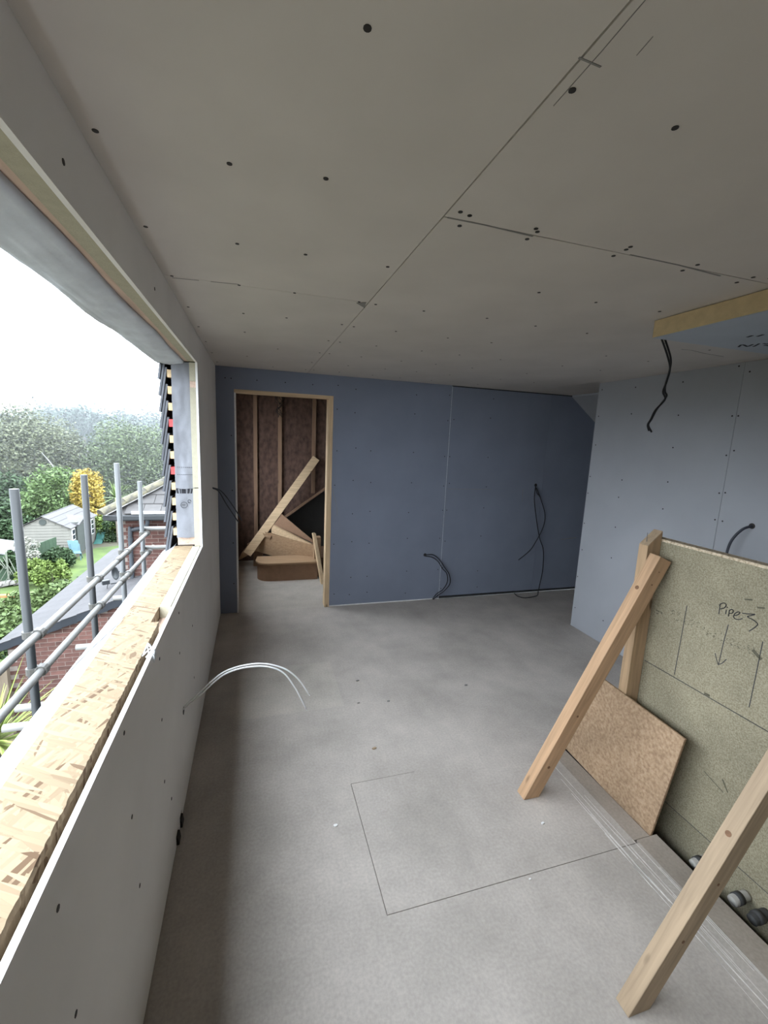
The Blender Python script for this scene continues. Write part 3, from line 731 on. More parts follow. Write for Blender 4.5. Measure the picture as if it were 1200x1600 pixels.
cable('ceiling_cable', 'two black cables dangling from the end of the ceiling insulation', [[at(px, py, 'y', 1.625) for px, py in PC], [at(px, py, 'y', 1.632) for px, py in PC2]], .0042, 'cable_black')
fy = D - .055
A1 = [(664, 867), (677, 867), (687, 875), (695, 887), (702, 898), (703, 912), (693, 924), (684, 930), (677, 938)]
A2 = [(665, 869), (676, 871), (685, 878), (691, 888), (698, 896), (699, 909), (692, 921), (682, 928), (676, 936)]
def onwall(L_, ys=None):
    out = []
    for i, (px, py) in enumerate(L_):
        t = i / (len(L_) - 1); y = D - (.004 if i == 0 else .02 + .05 * math.sin(t * 3.0))
        p_ = at(px, py, 'y', y); p_.z = max(p_.z, .006); out.append(p_)
    return out
cable('wall_cable', 'black cable pair drooping to the floor from the blue wall, left of centre', [onwall(A1), onwall(A2)], .005, 'cable_black', hole=(at(664, 867, 'y', D), (0, -1, 0)))
B1 = [(837, 758), (835, 780), (838, 810), (843, 840), (849, 860), (848, 890), (843, 915), (841, 924)]
B2 = [(838, 762), (845, 780), (851, 800), (851, 815), (846, 830), (838, 845), (828, 860), (810, 875)]
B3 = [(836, 757), (839, 770), (843, 775)]
floor_tail = onwall(B1)
p_ = floor_tail[-1]; p_.z = .006
floor_tail += [at(838, 931, 'z', .006), at(820, 934, 'z', .006), at(808, 931, 'z', .006), at(803, 926, 'z', .006)]
cable('wall_cable', 'tangled dark cables hanging on the blue wall beside the partition', [floor_tail, onwall(B2), onwall(B3)], .005, 'cable_black', hole=(at(837, 758, 'y', D), (0, -1, 0)))
L1 = [(0.0, 3.665, 1.285), at(345, 767, 'y', 3.72), at(358, 782, 'y', 3.78), at(370, 800, 'y', 3.82), at(377, 812, 'y', 3.83)]
L2 = [(0.0, 3.675, 1.28), at(342, 768, 'y', 3.72), at(352, 785, 'y', 3.77), at(362, 800, 'y', 3.8), at(372, 815, 'y', 3.83)]
cable('wall_cable', 'dark cables poking from the left wall beside the doorway', [L1, L2], .005, 'cable_grey', tip='cable_grey')
R1 = [(WX + .004, at(1175, 822, 'x', WX).y, at(1175, 822, 'x', WX).z), at(1162, 826, 'x', WX - .05), at(1148, 838, 'x', WX - .07), at(1139, 853, 'x', WX - .08), at(1132, 880, 'x', WX - .08), at(1128, 905, 'x', WX - .06)]
cable('partition_cable', 'blue black cable looping out of a hole in the pale partition', [R1], .008, 'cable_grey', hole=((WX, R1[0][1], R1[0][2]), (-1, 0, 0)))
o = thing('stair_cable', at(437, 612, 'y', 5.93), 'tangle of thin wires hanging high on the strand board stair wall', 'cable')
for k in range(6):
    x0 = 437 + random.uniform(-3, 3); pts = [(x0, 612)]
    for j in range(5): pts.append((437 + random.uniform(-9, 9), 618 + j * 8 + random.uniform(-3, 3)))
    MB().tube(smooth_path([at(a, c_, 'y', 5.93 - .01 * k) for a, c_ in pts]), .003, 6).build('wire', 'cable_black', o)

# ------------------------------------------------------------------ debris on the floor
def debris(label, px, py, s, material, name='plaster_chip'):
    p_ = at(px, py, 'z', 0); n = 6; poly = []
    for k in range(n):
        a = 2 * math.pi * k / n; r = s * random.uniform(.6, 1.1); poly.append((p_.x + r * math.cos(a), p_.y + r * .6 * math.sin(a), .0005))
    MB().prism(poly, (0, 0, s * .5)).build(name, material, None, bevel=.0008, label=label, cat='debris', group='crumbs on the floor')
debris('white plaster chip on the floor left of the hatch cut', 524, 1291, .012, 'gypsum')
debris('white plaster chip on the floor below the far prop', 848, 1287, .010, 'gypsum')
debris('tiny pale chip on the floor beside the lower hatch cut', 828, 1374, .007, 'gypsum')
debris('small dark crumb on the floor past the white cable tips', 607, 1096, .012, 'pencil_soft', 'mortar_crumb')
debris('small dark crumb on the floor right of the pale floor sheet', 559, 1064, .012, 'pencil_soft', 'mortar_crumb')
debris('dark crumb in the middle of the floor beyond the hatch', 560, 1099, .010, 'pencil_soft', 'mortar_crumb')
debris('reddish splinter on the floor beyond the hatch cut', 585, 1170, .014, 'timber2', 'wood_splinter')
debris('grey crumb on the floor near the foot of the partition', 728, 1071, .012, 'pencil_soft', 'mortar_crumb')

# ================================================================== STAIR SEEN THROUGH THE DOORWAY
st = thing('staircase', (.65, 5.2, 0), 'unfinished timber winder stair with rounded bottom step beyond the doorway', 'staircase')
def bull(x0, x1, y0, depth, r):
    poly = [(x1, y0), (x1, y0 + depth), (x0 + .02, y0 + depth)]
    for k in range(9):
        a = math.pi - (-math.pi / 2) * 0 + k * (math.pi / 2) / 8
        poly.append((x0 + r + r * math.cos(a), y0 + r + r * math.sin(a)))
    return poly
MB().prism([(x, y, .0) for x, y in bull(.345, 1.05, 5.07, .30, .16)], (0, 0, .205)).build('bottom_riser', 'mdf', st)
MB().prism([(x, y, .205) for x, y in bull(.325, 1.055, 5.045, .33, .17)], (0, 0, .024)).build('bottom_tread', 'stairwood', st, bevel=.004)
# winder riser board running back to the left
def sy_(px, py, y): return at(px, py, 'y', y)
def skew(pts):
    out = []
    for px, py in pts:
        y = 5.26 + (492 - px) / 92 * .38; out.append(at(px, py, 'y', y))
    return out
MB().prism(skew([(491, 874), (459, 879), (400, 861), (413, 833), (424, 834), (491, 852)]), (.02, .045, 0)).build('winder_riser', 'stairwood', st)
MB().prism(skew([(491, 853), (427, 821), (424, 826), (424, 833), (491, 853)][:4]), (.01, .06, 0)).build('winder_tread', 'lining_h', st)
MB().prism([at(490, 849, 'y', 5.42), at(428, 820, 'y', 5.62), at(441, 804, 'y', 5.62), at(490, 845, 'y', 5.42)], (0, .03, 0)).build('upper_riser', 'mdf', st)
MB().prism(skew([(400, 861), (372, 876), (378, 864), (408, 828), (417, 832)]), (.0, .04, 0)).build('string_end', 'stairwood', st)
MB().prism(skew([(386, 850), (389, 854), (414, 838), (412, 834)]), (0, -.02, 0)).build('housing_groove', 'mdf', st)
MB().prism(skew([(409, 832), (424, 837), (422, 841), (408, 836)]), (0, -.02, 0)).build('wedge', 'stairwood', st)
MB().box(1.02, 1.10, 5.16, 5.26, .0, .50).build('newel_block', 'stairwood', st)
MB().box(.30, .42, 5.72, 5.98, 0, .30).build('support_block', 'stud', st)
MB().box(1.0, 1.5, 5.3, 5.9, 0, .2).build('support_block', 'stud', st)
o = thing('loose_plank', at(383, 868, 'y', 5.55), 'long pale plank leaning diagonally against the stair wall', 'plank')
A = at(386, 866, 'y', 5.50); B = at(494, 716, 'y', 5.93)
u = (B - A).normalized(); w0 = at(402, 866, 'y', 5.50) - A; w0 = w0 - u * w0.dot(u)
MB().obox((A + B) / 2 + w0 * .0, (B - A) / 2, w0.normalized() * .052, u.cross(w0).normalized() * .011).build('board', 'lining_h', o, bevel=.002)
o = thing('offcut_board', at(500, 912, 'y', 4.85), 'short pale board leaning on the bottom stair by the right jamb', 'board')
A = at(505, 912, 'y', 4.86); A.z = .004; B = at(491, 832, 'y', 5.03)
u = (B - A).normalized(); sd = Vector((1, 0, 0)); sd = (sd - u * sd.dot(u)).normalized(); t_ = u.cross(sd)
b = MB(); b.prism([A - sd * .022, A + sd * .022, B + sd * .018 - u * .02, B + sd * .0, B - sd * .018], t_ * .09 if t_.y > 0 else t_ * -.09)
b.build('board', 'lining', o, bevel=.002)

# ================================================================== OUTSIDE
GZ = -5.6
# ---- scaffold
SXp = -1.0; R_ = .0242
def tubeobj(name, a, b, parent, r=R_, m='galv'):
    o = MB().tube([a, b], r, 14).build(name, m, parent, smooth=False)
    for p_ in o.data.polygons: p_.use_smooth = len(p_.vertices) == 4
    return o
stds = [(2.955, 1.353, 'nearest'), (4.02, 1.338, 'second'), (4.90, 1.376, 'third'), (5.755, 1.105, 'farthest')]
for y, zt, lab in stds:
    o = thing('scaffold_standard', (SXp, y, GZ), {'nearest': 'dark grey upright scaffold tube nearest the camera', 'second': 'upright scaffold tube standing in front of the shed door', 'third': 'tall pale scaffold tube in front of the hip roof corner', 'farthest': 'shortest and farthest upright scaffold tube by the brick wall'}[lab], 'scaffold tube', 'scaffold uprights')
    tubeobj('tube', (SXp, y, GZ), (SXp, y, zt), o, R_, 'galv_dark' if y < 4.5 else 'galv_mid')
for z, off, ye, lab in ((.462, .052, 5.80, 'upper scaffold guard rail running along outside the opening'), (.222, .052, 6.05, 'lower scaffold guard rail running along outside the opening')):
    o = thing('scaffold_rail', (SXp + off, 2.5, z), lab, 'scaffold tube', 'scaffold guard rails')
    tubeobj('tube', (SXp + off, -2.2, z), (SXp + off, 4.62 if z > .4 else 4.72, z), o)
    tubeobj('tube', (SXp + off, 4.60 if z > .4 else 4.70, z), (SXp + off, ye, z), o)
    tubeobj('joint_sleeve', (SXp + off, 4.52 if z > .4 else 4.60, z), (SXp + off, 4.66 if z > .4 else 4.76, z), o, .028, 'coupler')
cl = MB()
cl.tube([(0, 0, -.022), (0, 0, .022)], .034, 12); cl.tube([(.052, -.022, 0), (.052, .022, 0)], .034, 12); cl.box(.01, .045, -.02, .02, -.02, .02)
cl.tube([(.03, -.04, .018), (.03, .045, .018)], .008, 8); cl.tube([(-.02, .03, 0), (.01, .05, 0)], .008, 8)
cl_me, _ = cl.mesh('coupler', 'coupler', centre=(0, 0, 0))
names = ['nearest', 'second', 'third', 'farthest']
for z, hl in ((.462, 'upper'), (.222, 'lower')):
    for (y, zt, lab) in stds:
        o = bpy.data.objects.new('scaffold_coupler', cl_me); COL.objects.link(o); place(o, (SXp, y, z))
        tag(o, 'steel coupler joining the %s rail to the %s scaffold upright' % (hl, lab), 'coupler', 'scaffold couplers')
for i, (x0, x1, y, z, lab) in enumerate(((-1.17, -.30, 3.09, -.1, 'stub of horizontal scaffold tube at the foot of the nearest upright'), (-1.145, -.30, 2.885, -.1, 'horizontal scaffold tube lowest at the left photo edge'),
        (-1.0, -.3, 3.39, -.1, 'horizontal scaffold tube meeting the white flashing in front of the low brick wall'), (-1.115, -.3, 3.925, -.1, 'short horizontal scaffold tube behind the second upright'),
        (-1.14, -.30, 5.02, -.08, 'horizontal scaffold tube crossing below the third upright'), (-1.03, -.28, 5.80, .515, 'upper cross tube from the farthest upright to the tiled wall'), (-1.03, -.28, 5.80, .275, 'lower cross tube from the farthest upright to the tiled wall'))):
    o = thing('scaffold_transom', (x0, y, z), lab, 'scaffold tube', 'scaffold cross tubes'); tubeobj('tube', (x0, y, z), (x1, y, z), o)
o = thing('scaffold_ledger', (-.62, 5, -.02), 'pale scaffold tube running low beside the flashing at the far end', 'scaffold tube')
tubeobj('tube', (-.62, 2.6, -.02), (-.62, 5.70, -.02), o)

# ---- ground and lawn
MB().box(-140, 40, -30, 190, GZ - .4, GZ).build('ground', 'soil', None, kind='structure')
lawn = [at(px, py, 'z', GZ + .03) for px, py in ((0, 937), (60, 925), (112, 930), (140, 925), (192, 868), (190, 852), (150, 856), (118, 872), (88, 886), (60, 890), (20, 905), (0, 912))]
MB().prism([(v.x, v.y, GZ + .001) for v in lawn], (0, 0, .03)).build('lawn', 'grass', None, kind='structure')

# ---- brick walls: every brick its own piece
def brick_wall(root, x0, x1, y, z_top, rows, test, depth=.1, first=0):
    bl, bh, j = .215, .065, .010
    me, _ = MB().box(-bl / 2, bl / 2, -.012, .05, -bh / 2, bh / 2).mesh('brick', 'brick', centre=(0, 0, 0))
    n = 0
    for r in range(rows):
        z = z_top - bh / 2 - r * (bh + j); off = (r + first) % 2 * .1125
        x = x0 + off
        while x < x1:
            if test(x, z): piece('brick', me, (x, y + random.uniform(-.002, .002), z), root); n += 1
            x += bl + j
    return n
# low extension with slate lean-to roof
YB = 8.0
ext = thing('neighbour_extension', (-2.6, YB, GZ), 'low brick extension with grey slate lean-to roof below the scaffold', 'building')
XB0, XB1 = -3.58, -.55
def roofz(x): return -1.80 + (x + 3.63) * .372
poly = [(XB0, YB + .012, GZ), (XB1, YB + .012, GZ), (XB1, YB + .012, roofz(XB1) - .14), (XB0, YB + .012, roofz(XB0) - .14)]
MB().prism(poly, (0, 1.1, 0)).build('mortar_bed', 'mortar', ext)
MB().prism([(XB0 + .02, YB + .9, GZ), (-2.2, YB + .9, GZ), (-2.2, YB + .9, roofz(-2.2) - .14), (XB0 + .02, YB + .9, roofz(XB0) - .14)], (0, 5.2, 0)).build('side_wall', 'mortar', ext)
nb = brick_wall(ext, XB0 + .11, -1.55, YB + .020, -1.12, 32, lambda x, z: z + .035 < roofz(x) - .075 and x + .1 < -1.55)
# slates in courses parallel to the eave
sl_w, sl_g = .30, .25
sll = math.hypot(1, .372)
def slate_obj(x0, y0, y1, parent, name='slate', m='slate', th=.007):
    x1 = x0 + sl_g / sll + .05
    b = MB(); z0 = roofz(x0) + .016; z1 = roofz(x1) + .004
    b.prism([(x0, y0, z0), (x1, y0, z1), (x1, y0, z1 + th), (x0, y0, z0 + th)], (0, y1 - y0 - .003, 0)); return b.build(name, m, parent)
MB().prism([(-3.68, YB - .03, roofz(-3.68) - .02), (XB1, YB - .03, roofz(XB1) - .02), (XB1, YB - .03, roofz(XB1)), (-3.68, YB - .03, roofz(-3.68))], (0, 1.2, 0)).build('roof_deck', 'verge', ext)
MB().prism([(-3.68, YB + 1.1, roofz(-3.68) - .02), (-2.21, YB + 1.1, roofz(-2.21) - .02), (-2.21, YB + 1.1, roofz(-2.21)), (-3.68, YB + 1.1, roofz(-3.68))], (0, 4.9, 0)).build('roof_deck', 'verge', ext)
k = 0; x = -3.72
while x < -.75:
    ymax = YB + 1.18 if x > -2.25 - .22 else YB + 6.0
    y = YB - .06 - (0 if k % 2 == 0 else 0); first = True
    while y < ymax - .05:
        wdt = sl_w * 1.5 if (first and k % 2) else sl_w
        wdt = wdt if ymax > YB + 2 else wdt
        y1 = min(y + wdt * (2 if y > YB + 2.5 else 1), ymax)
        slate_obj(x, y, y1, ext); y = y1; first = False
    # stepped dark verge piece under each course
    x1 = x + sl_g / sll
    MB().prism([(x, YB - .062, roofz(x) + .012), (x1, YB - .062, roofz(x1) + .002), (x1, YB - .062, roofz(x1) - .125), (x, YB - .062, roofz(x) - .115)], (0, .05, 0)).build('verge_piece', 'verge', ext)
    x = x1; k += 1
MB().box(-3.72, -3.66, YB - .06, YB + 6.0, roofz(-3.7) - .10, roofz(-3.7) - .01).build('eaves_gutter', 'gutter', ext)

# two storey house with hipped roof
YA = 9.2; XA = -2.19
ha = thing('neighbour_house', (-1.0, YA, GZ), 'brick house with hipped tile roof and dark gutter behind the scaffold', 'building')
MB().box(XA + .012, 6, YA + .012, YA + 7, GZ, .02).build('mortar_bed', 'mortar', ha)
brick_wall(ha, XA + .11, -.45, YA + .020, -.03, 34, lambda x, z: z > roofz(x) + .05 and x < -.6, first=1)
# side-facing half bricks closing the corner
for r in range(26):
    z = -.03 - .0325 - r * .075
    if r % 2 == 0:
        pass
MB().box(-2.34, 4, 8.82, 8.92, .045, .135).build('gutter', 'gutter', ha, bevel=.01)
MB().box(-2.36, -2.27, 8.9, 16, .045, .135).build('gutter', 'gutter', ha, bevel=.01)
MB().box(-2.28, 4, 8.90, YA + .02, .02, .06).build('soffit', 'gutter', ha)
MB().box(-1.88, 3.5, 8.86, 8.885, .155, .205).build('eaves_strip', 'fascia', ha)
pitch = .56
def az(y): return .14 + (y - 8.86) * pitch
# front slope (hip line runs back at 45 degrees)
MB().add([(-2.30, 8.88, .13), (4, 8.88, .13), (4, 12.9, .13 + 4.02 * pitch), (1.72, 12.9, .13 + 4.02 * pitch)], [(0, 1, 2, 3)]).build('roof_slope', 'rooftile', ha)
MB().add([(-2.30, 8.88, .13), (1.72, 12.9, .13 + 4.02 * pitch), (-2.30, 16.9, .13)], [(0, 1, 2)]).build('roof_slope', 'rooftile', ha)
tw_, tg = .30, .30
for r in range(5):
    y0 = 8.87 + r * tg * .87; y1 = y0 + tg * .95; xh = -2.28 + (y0 - 8.87)
    x = -.05 if r % 2 else .1
    while x > xh + .02:
        xa = max(x - tw_, xh + .0)
        xt = max(xa, -2.28 + (y1 - 8.87))
        z0, z1 = .13 + (y0 - 8.88) * pitch + .03, .13 + (y1 - 8.88) * pitch + .012
        if x - xt > .03:
            MB().prism([(xa + .004, y0, z0), (x - .004, y0, z0), (x - .004, y1, z1), (xt + .004, y1, z1)], (0, 0, .016)).build('roof_tile', 'rooftile', ha)
        x -= tw_
# hip tiles
hp = MB(); n = 12
for k in range(9):
    a = Vector((-2.36 + k * .30, 8.80 + k * .30, .15 + k * .30 * pitch + .03)); b_ = a + Vector((.32, .32, .32 * pitch))
    u = (b_ - a).normalized(); sd = Vector((1, -1, 0)).normalized(); up_ = u.cross(sd); up_ = up_ if up_.z > 0 else -up_
    b = MB(); vs = []
    for e, p_ in enumerate((a, b_)):
        for i in range(9):
            t = math.pi * i / 8; r = .115 - .01 * e
            vs.append(p_ + sd * r * math.cos(t) + up_ * (r * .85 * math.sin(t) - .02))
    fs = [(i, i + 1, 10 + i, 9 + i) for i in range(8)] + [tuple(range(9))]
    b.add(vs, fs).build('hip_tile', 'hip', ha, smooth=False)
# downpipe with swan neck
dpx = -1.99
dp = MB().tube(smooth_path([(-1.62, 8.88, .06), (-1.66, 8.93, -.10), (-1.93, YA - .06, -.20), (dpx, YA - .055, -.30), (dpx, YA - .055, -1.9)], 5), .038, 12).build('downpipe', 'downpipe', ha, smooth=True)
for z in (-.36, -1.25): MB().tube([(dpx, YA - .055, z), (dpx, YA - .055, z - .06)], .047, 12).build('pipe_collar', 'downpipe', dp)
# dish and camera on the house corner
o = thing('satellite_dish', (-2.26, YA - .12, -1.05), 'small dark satellite dish on the corner of the brick house', 'satellite dish')
b = MB(); vs = [(0, 0, 0)]
for j in range(1, 5):
    for i in range(18):
        a = 2 * math.pi * i / 18; r = .13 * j / 4; vs.append((r * math.cos(a) * .55, -.06 * (j / 4) ** 2 - .3 * r * math.cos(a), r * math.sin(a)))
fs = [(0, 1 + i, 1 + (i + 1) % 18) for i in range(18)] + [(1 + (j - 1) * 18 + i, 1 + j * 18 + i, 1 + j * 18 + (i + 1) % 18, 1 + (j - 1) * 18 + (i + 1) % 18) for j in range(1, 4) for i in range(18)]
b.add([Vector(v) + Vector((-2.25, YA - .12, -1.02)) for v in vs], fs).build('dish', 'gutter', o, smooth=True, solid=.006)
MB().tube([(-2.25, YA - .1, -1.02), (-2.18, YA + .01, -1.06)], .014, 8).build('arm', 'gutter', o)
o = thing('security_camera', (-2.2, YA - .05, -1.2), 'small dark security camera on an arm beside the brick corner', 'camera')
MB().tube([(-2.2, YA - .02, -1.26), (-2.36, YA - .1, -1.25)], .012, 8).build('arm', 'gutter', o)
MB().obox((-2.43, YA - .14, -1.20), (.055, .03, .0), (-.02, .04, 0), (0, 0, .04)).build('housing', 'gutter', o, bevel=.006)
MB().tube(smooth_path([(-2.40, YA - .12, -1.24), (-2.42, YA - .12, -1.36), (-2.36, YA - .1, -1.42)]), .006, 6).build('lead', 'gutter', o)

# ---- fence by the extension
f = thing('fence_panel', (-4.2, YB - .1, GZ), 'grey timber fence panel beside the low brick wall', 'fence')
for k in range(8):
    x1 = -3.60 - k * .125
    MB().box(x1 - .12, x1, YB - .16, YB - .14, GZ, -2.16 - .10 * k).build('fence_board', 'fence', f)
MB().box(-3.60, -3.53, YB - .18, YB - .09, GZ, -2.10).build('fence_post', 'fence', f)
MB().prism([(-3.53, YB - .2, -2.10), (-3.62, YB - .2, -2.12), (-4.6, YB - .2, -2.92), (-4.6, YB - .2, -2.86)], (0, .06, 0)).build('capping_rail', 'fence', f)

# ---- garden shed
sh = thing('garden_shed', (-10.4, 29, GZ), 'cream clad garden shed with grey door and pale pitched roof', 'shed')
X0, X1, YS0, YS1, ZE, ZR = -12.1, -9.65, 27.55, 31.6, -3.93, -3.28
XM = (X0 + X1) / 2
zf = GZ
MB().prism([(X0, YS0, zf), (X1, YS0, zf), (X1, YS0, ZE), (XM, YS0, ZR), (X0, YS0, ZE)], (0, YS1 - YS0, 0)).build('body', 'shed', sh)
k = 0; z = zf + .1
while z < ZR - .15:
    hw = (X1 - X0) / 2 if z < ZE - .15 else (X1 - X0) / 2 * (ZR - z - .16) / (ZR - ZE)
    if hw > .15: MB().prism([(XM - hw, YS0 - .022, z), (XM + hw, YS0 - .022, z), (XM + hw, YS0 - .004, z + .155), (XM - hw, YS0 - .004, z + .155)], (0, .01, 0)).build('cladding_board', 'shed', sh)
    z += .16
for s_ in (0, 1):
    for r in range(4):
        t0, t1 = r / 4, (r + 1) / 4 + .02
        xa, xb = (X1 + .12, XM) if s_ else (X0 - .12, XM)
        za = ZE - .07
        p0 = (xa + (xb - xa) * t0, za + (ZR - za) * t0 + .05); p1 = (xa + (xb - xa) * t1, za + (ZR - za) * t1 + .03)
        MB().prism([(p0[0], YS0 - .12, p0[1]), (p1[0], YS0 - .12, p1[1]), (p1[0], YS0 - .12, p1[1] + .03), (p0[0], YS0 - .12, p0[1] + .03)], (0, YS1 - YS0 + .24, 0)).build('roof_panel', 'shed_roof', sh)
MB().prism([(X1 - .5, 28.3, ZE + .2), (X1 + .22, 28.3, ZE + .02), (X1 + .22, 29.35, ZE + .36), (X1 - .9, 29.35, ZE + .46)], (0, 0, .03)).build('porch_roof', 'shed_roof', sh)
MB().prism([(X1 - .5, 30.4, ZE + .2), (X1 + .22, 30.4, ZE + .02), (X1 + .22, 29.35, ZE + .36), (X1 - .9, 29.35, ZE + .46)], (0, 0, .03)).build('porch_roof', 'shed_roof', sh)
MB().prism([(X1 - .2, 28.35, zf), (X1 + .10, 28.35, zf), (X1 + .10, 30.35, zf), (X1 - .2, 30.35, zf)], (0, 0, 1.85)).build('door', 'shed_door', sh)
MB().box(X1 + .1, X1 + .115, 29.34, 29.36, zf, zf + 1.8).build('door_gap', 'gutter', sh)
for yc_ in (27.98, 30.95):
    wd = MB().box(X1, X1 + .04, yc_ - .2, yc_ + .2, -5.0, -4.05).build('window', 'fascia', sh)
    for r in range(3):
        for c_ in range(2): MB().box(X1 + .03, X1 + .05, yc_ - .16 + c_ * .17, yc_ - .01 + c_ * .17, -4.95 + r * .3, -4.70 + r * .3).build('pane', 'pane', wd)
MB().tube([(XM, YS0 - .05, ZR - .28), (XM, YS0 - .02, ZR - .28)], .17, 14).build('vent', 'shed_door', sh)

# ---- green store with pale roof, trellis, play things
gs = thing('green_store', (-10.8, 25, GZ), 'green timber garden store with pale felt roof at the far left', 'shed')
P0 = at(10, 868, 'y', 23.6); P1 = at(88, 839, 'y', 26.9)
dirv = Vector((P1.x - P0.x, P1.y - P0.y, 0)); Ln = dirv.length; dirv.normalize(); nr = Vector((-dirv.y, dirv.x, 0))
nb_ = 12
for k in range(nb_):
    a = Vector((P0.x, P0.y, 0)) + dirv * Ln * k / nb_; b_ = a + dirv * (Ln / nb_ - .01); zt = P0.z + (P1.z - P0.z) * (k + .5) / nb_
    MB().prism([(a.x, a.y, GZ), (b_.x, b_.y, GZ), (b_.x, b_.y, zt), (a.x, a.y, zt)], nr * .04 * (1 if nr.x < 0 else -1)).build('wall_board', 'green_paint', gs)
nw = nr if nr.x < 0 else -nr
a = Vector((P0.x, P0.y, P0.z)); b_ = a + dirv * Ln * .55; b_.z = P0.z + (P1.z - P0.z) * .55
MB().prism([a + Vector((0, 0, .02)), b_ + Vector((0, 0, .02)), b_ + nw * 2.2 + Vector((0, 0, .25)), a + nw * 2.2 + Vector((0, 0, .25))], (0, 0, .05)).build('roof', 'pale_roof', gs)
MB().prism([(a.x, a.y, GZ), (b_.x, b_.y, GZ), (b_.x, b_.y, P0.z), (a.x, a.y, P0.z)], nw * 2.1).build('body', 'green_paint', gs)
tr = thing('trellis', at(8, 900, 'y', 22.5), 'pale diamond trellis at the left photo edge in the garden', 'trellis')
for k in range(5):
    MB().beam(at(-22 + k * 9, 865 + k * 2, 'y', 22.6), at(-12 + k * 9 + 12, 880 + k * 9, 'y', 22.6), .03, .02).build('lath', 'trellis', tr)
    MB().beam(at(-6 + k * 6, 880 + k * 3, 'y', 22.56), at(-20 + k * 7, 898 + k * 3, 'y', 22.56), .03, .02).build('lath', 'trellis', tr)
MB().beam(at(14, 905, 'y', 22.58), at(9, 862, 'y', 22.58), .06, .05).build('post', 'trellis', tr)
ch = thing('folding_chair', (-9.2, 26.6, GZ), 'pale blue folding chair beside the shed', 'chair')
cb_ = at(119, 874, 'z', GZ)
def cpt_(dx, dy, dz): return Vector((cb_.x + dx, cb_.y + dy, GZ + dz))
MB().prism([cpt_(-.45, .25, 1.0), cpt_(.05, .25, 1.0), cpt_(.25, -.05, .45), cpt_(-.25, -.05, .45)], (0, .03, .02)).build('backrest', 'blue_chair', ch)
MB().prism([cpt_(-.25, -.05, .47), cpt_(.25, -.05, .47), cpt_(.42, -.4, .42), cpt_(-.08, -.4, .42)], (0, 0, .03)).build('seat', 'blue_chair', ch)
for dx, dx2 in ((-.3, -.12), (.15, .35)):
    MB().beam(cpt_(dx, .15, .85), cpt_(dx2, -.35, 0), .04, .03).build('leg', 'blue_chair', ch); MB().beam(cpt_(dx2, -.3, .42), cpt_(dx + .1, .2, 0), .04, .03).build('leg', 'blue_chair', ch)
sl = thing('garden_slide', at(155, 855, 'z', GZ), 'teal plastic garden slide right of the shed', 'slide')
pts = [at(158, 832, 'y', 31.5), at(156, 843, 'y', 31.2), at(152, 851, 'y', 30.6)]
for a, b_ in zip(pts[:-1], pts[1:]): MB().beam(a, b_, .45, .06, (1, 0, 0)).build('chute', 'teal', sl)
for dx in (-.2, .2): MB().beam(pts[0] + Vector((dx, .1, .1)), Vector((pts[0].x + dx, pts[0].y + .4, GZ)), .06, .06).build('leg', 'teal', sl)
rk = at(10, 918, 'z', GZ)
b = MB()
for k in range(4): b.obox(rk + Vector((-.3 + k * .22, .1 * k, .16)), (.17, .04, .03), (-.05, .2, 0), (0, .03, .05 + .03 * (k % 2)))
MB().add(b.v, b.f).build('garden_rock_slabs', 'stone', None, bevel=.02, label='pale stone slabs heaped at the left edge of the lawn', cat='stones')
p_ = at(47, 903, 'z', GZ); MB().tube([p_, p_ + Vector((0, 0, .25))], [.10, .14], 12).build('plant_pot', 'terracotta', None, label='small terracotta pot behind the nearest scaffold upright', cat='plant pot')
p_ = at(3, 934, 'z', GZ); MB().box(p_.x - .5, p_.x + .5, p_.y - .08, p_.y + .08, GZ, GZ + .14).build('terracotta_trough', 'terracotta', None, bevel=.02, label='orange trough on the lawn edge at the left photo edge', cat='plant trough')
sl_ = thing('sleeper_edging', at(20, 945, 'z', GZ), 'low timber edging rails along the near side of the lawn', 'edging')
for k in range(3):
    a = at(-5, 948 + 6 * k, 'z', GZ); b_ = at(58, 936 + 5 * k, 'z', GZ); MB().beam(a + Vector((0, 0, .15)), b_ + Vector((0, 0, .15)), .12, .12).build('rail', 'fence', sl_)

# ---- trees and shrubs
def leaf_cloud(c, rad, n, size, clumps, seed, flat=1.0, lump=.34):
    rnd = random.Random(seed); cl = []
    for i in range(clumps):
        while True:
            v = Vector((rnd.uniform(-1, 1), rnd.uniform(-1, 1), rnd.uniform(-1, 1)))
            if .1 < v.length < 1: break
        v = v.normalized() * (v.length ** .45) * .82
        cl.append((Vector((v.x * rad[0], v.y * rad[1], v.z * rad[2])), rnd.uniform(.7, 1.25)))
    vs = []; fs = []
    for i in range(n):
        cc, k = rnd.choice(cl)
        d = Vector((rnd.gauss(0, 1), rnd.gauss(0, 1), rnd.gauss(0, 1))).normalized() * (rnd.random() ** .4) * lump * k
        p_ = Vector(c) + cc + Vector((d.x * rad[0], d.y * rad[1], d.z * rad[2] * flat))
        a = Vector((rnd.gauss(0, 1), rnd.gauss(0, 1), rnd.gauss(0, .6))).normalized(); b_ = a.orthogonal().normalized(); b_ = (b_ * math.cos(i) + a.cross(b_) * math.sin(i))
        s = size * rnd.uniform(.6, 1.3); j = len(vs)
        vs += [p_ - a * s, p_ + b_ * s * .5, p_ + a * s, p_ - b_ * s * .5]; fs.append((j, j + 1, j + 2, j + 3))
    m = MB(); m.v = vs; m.f = fs; return m
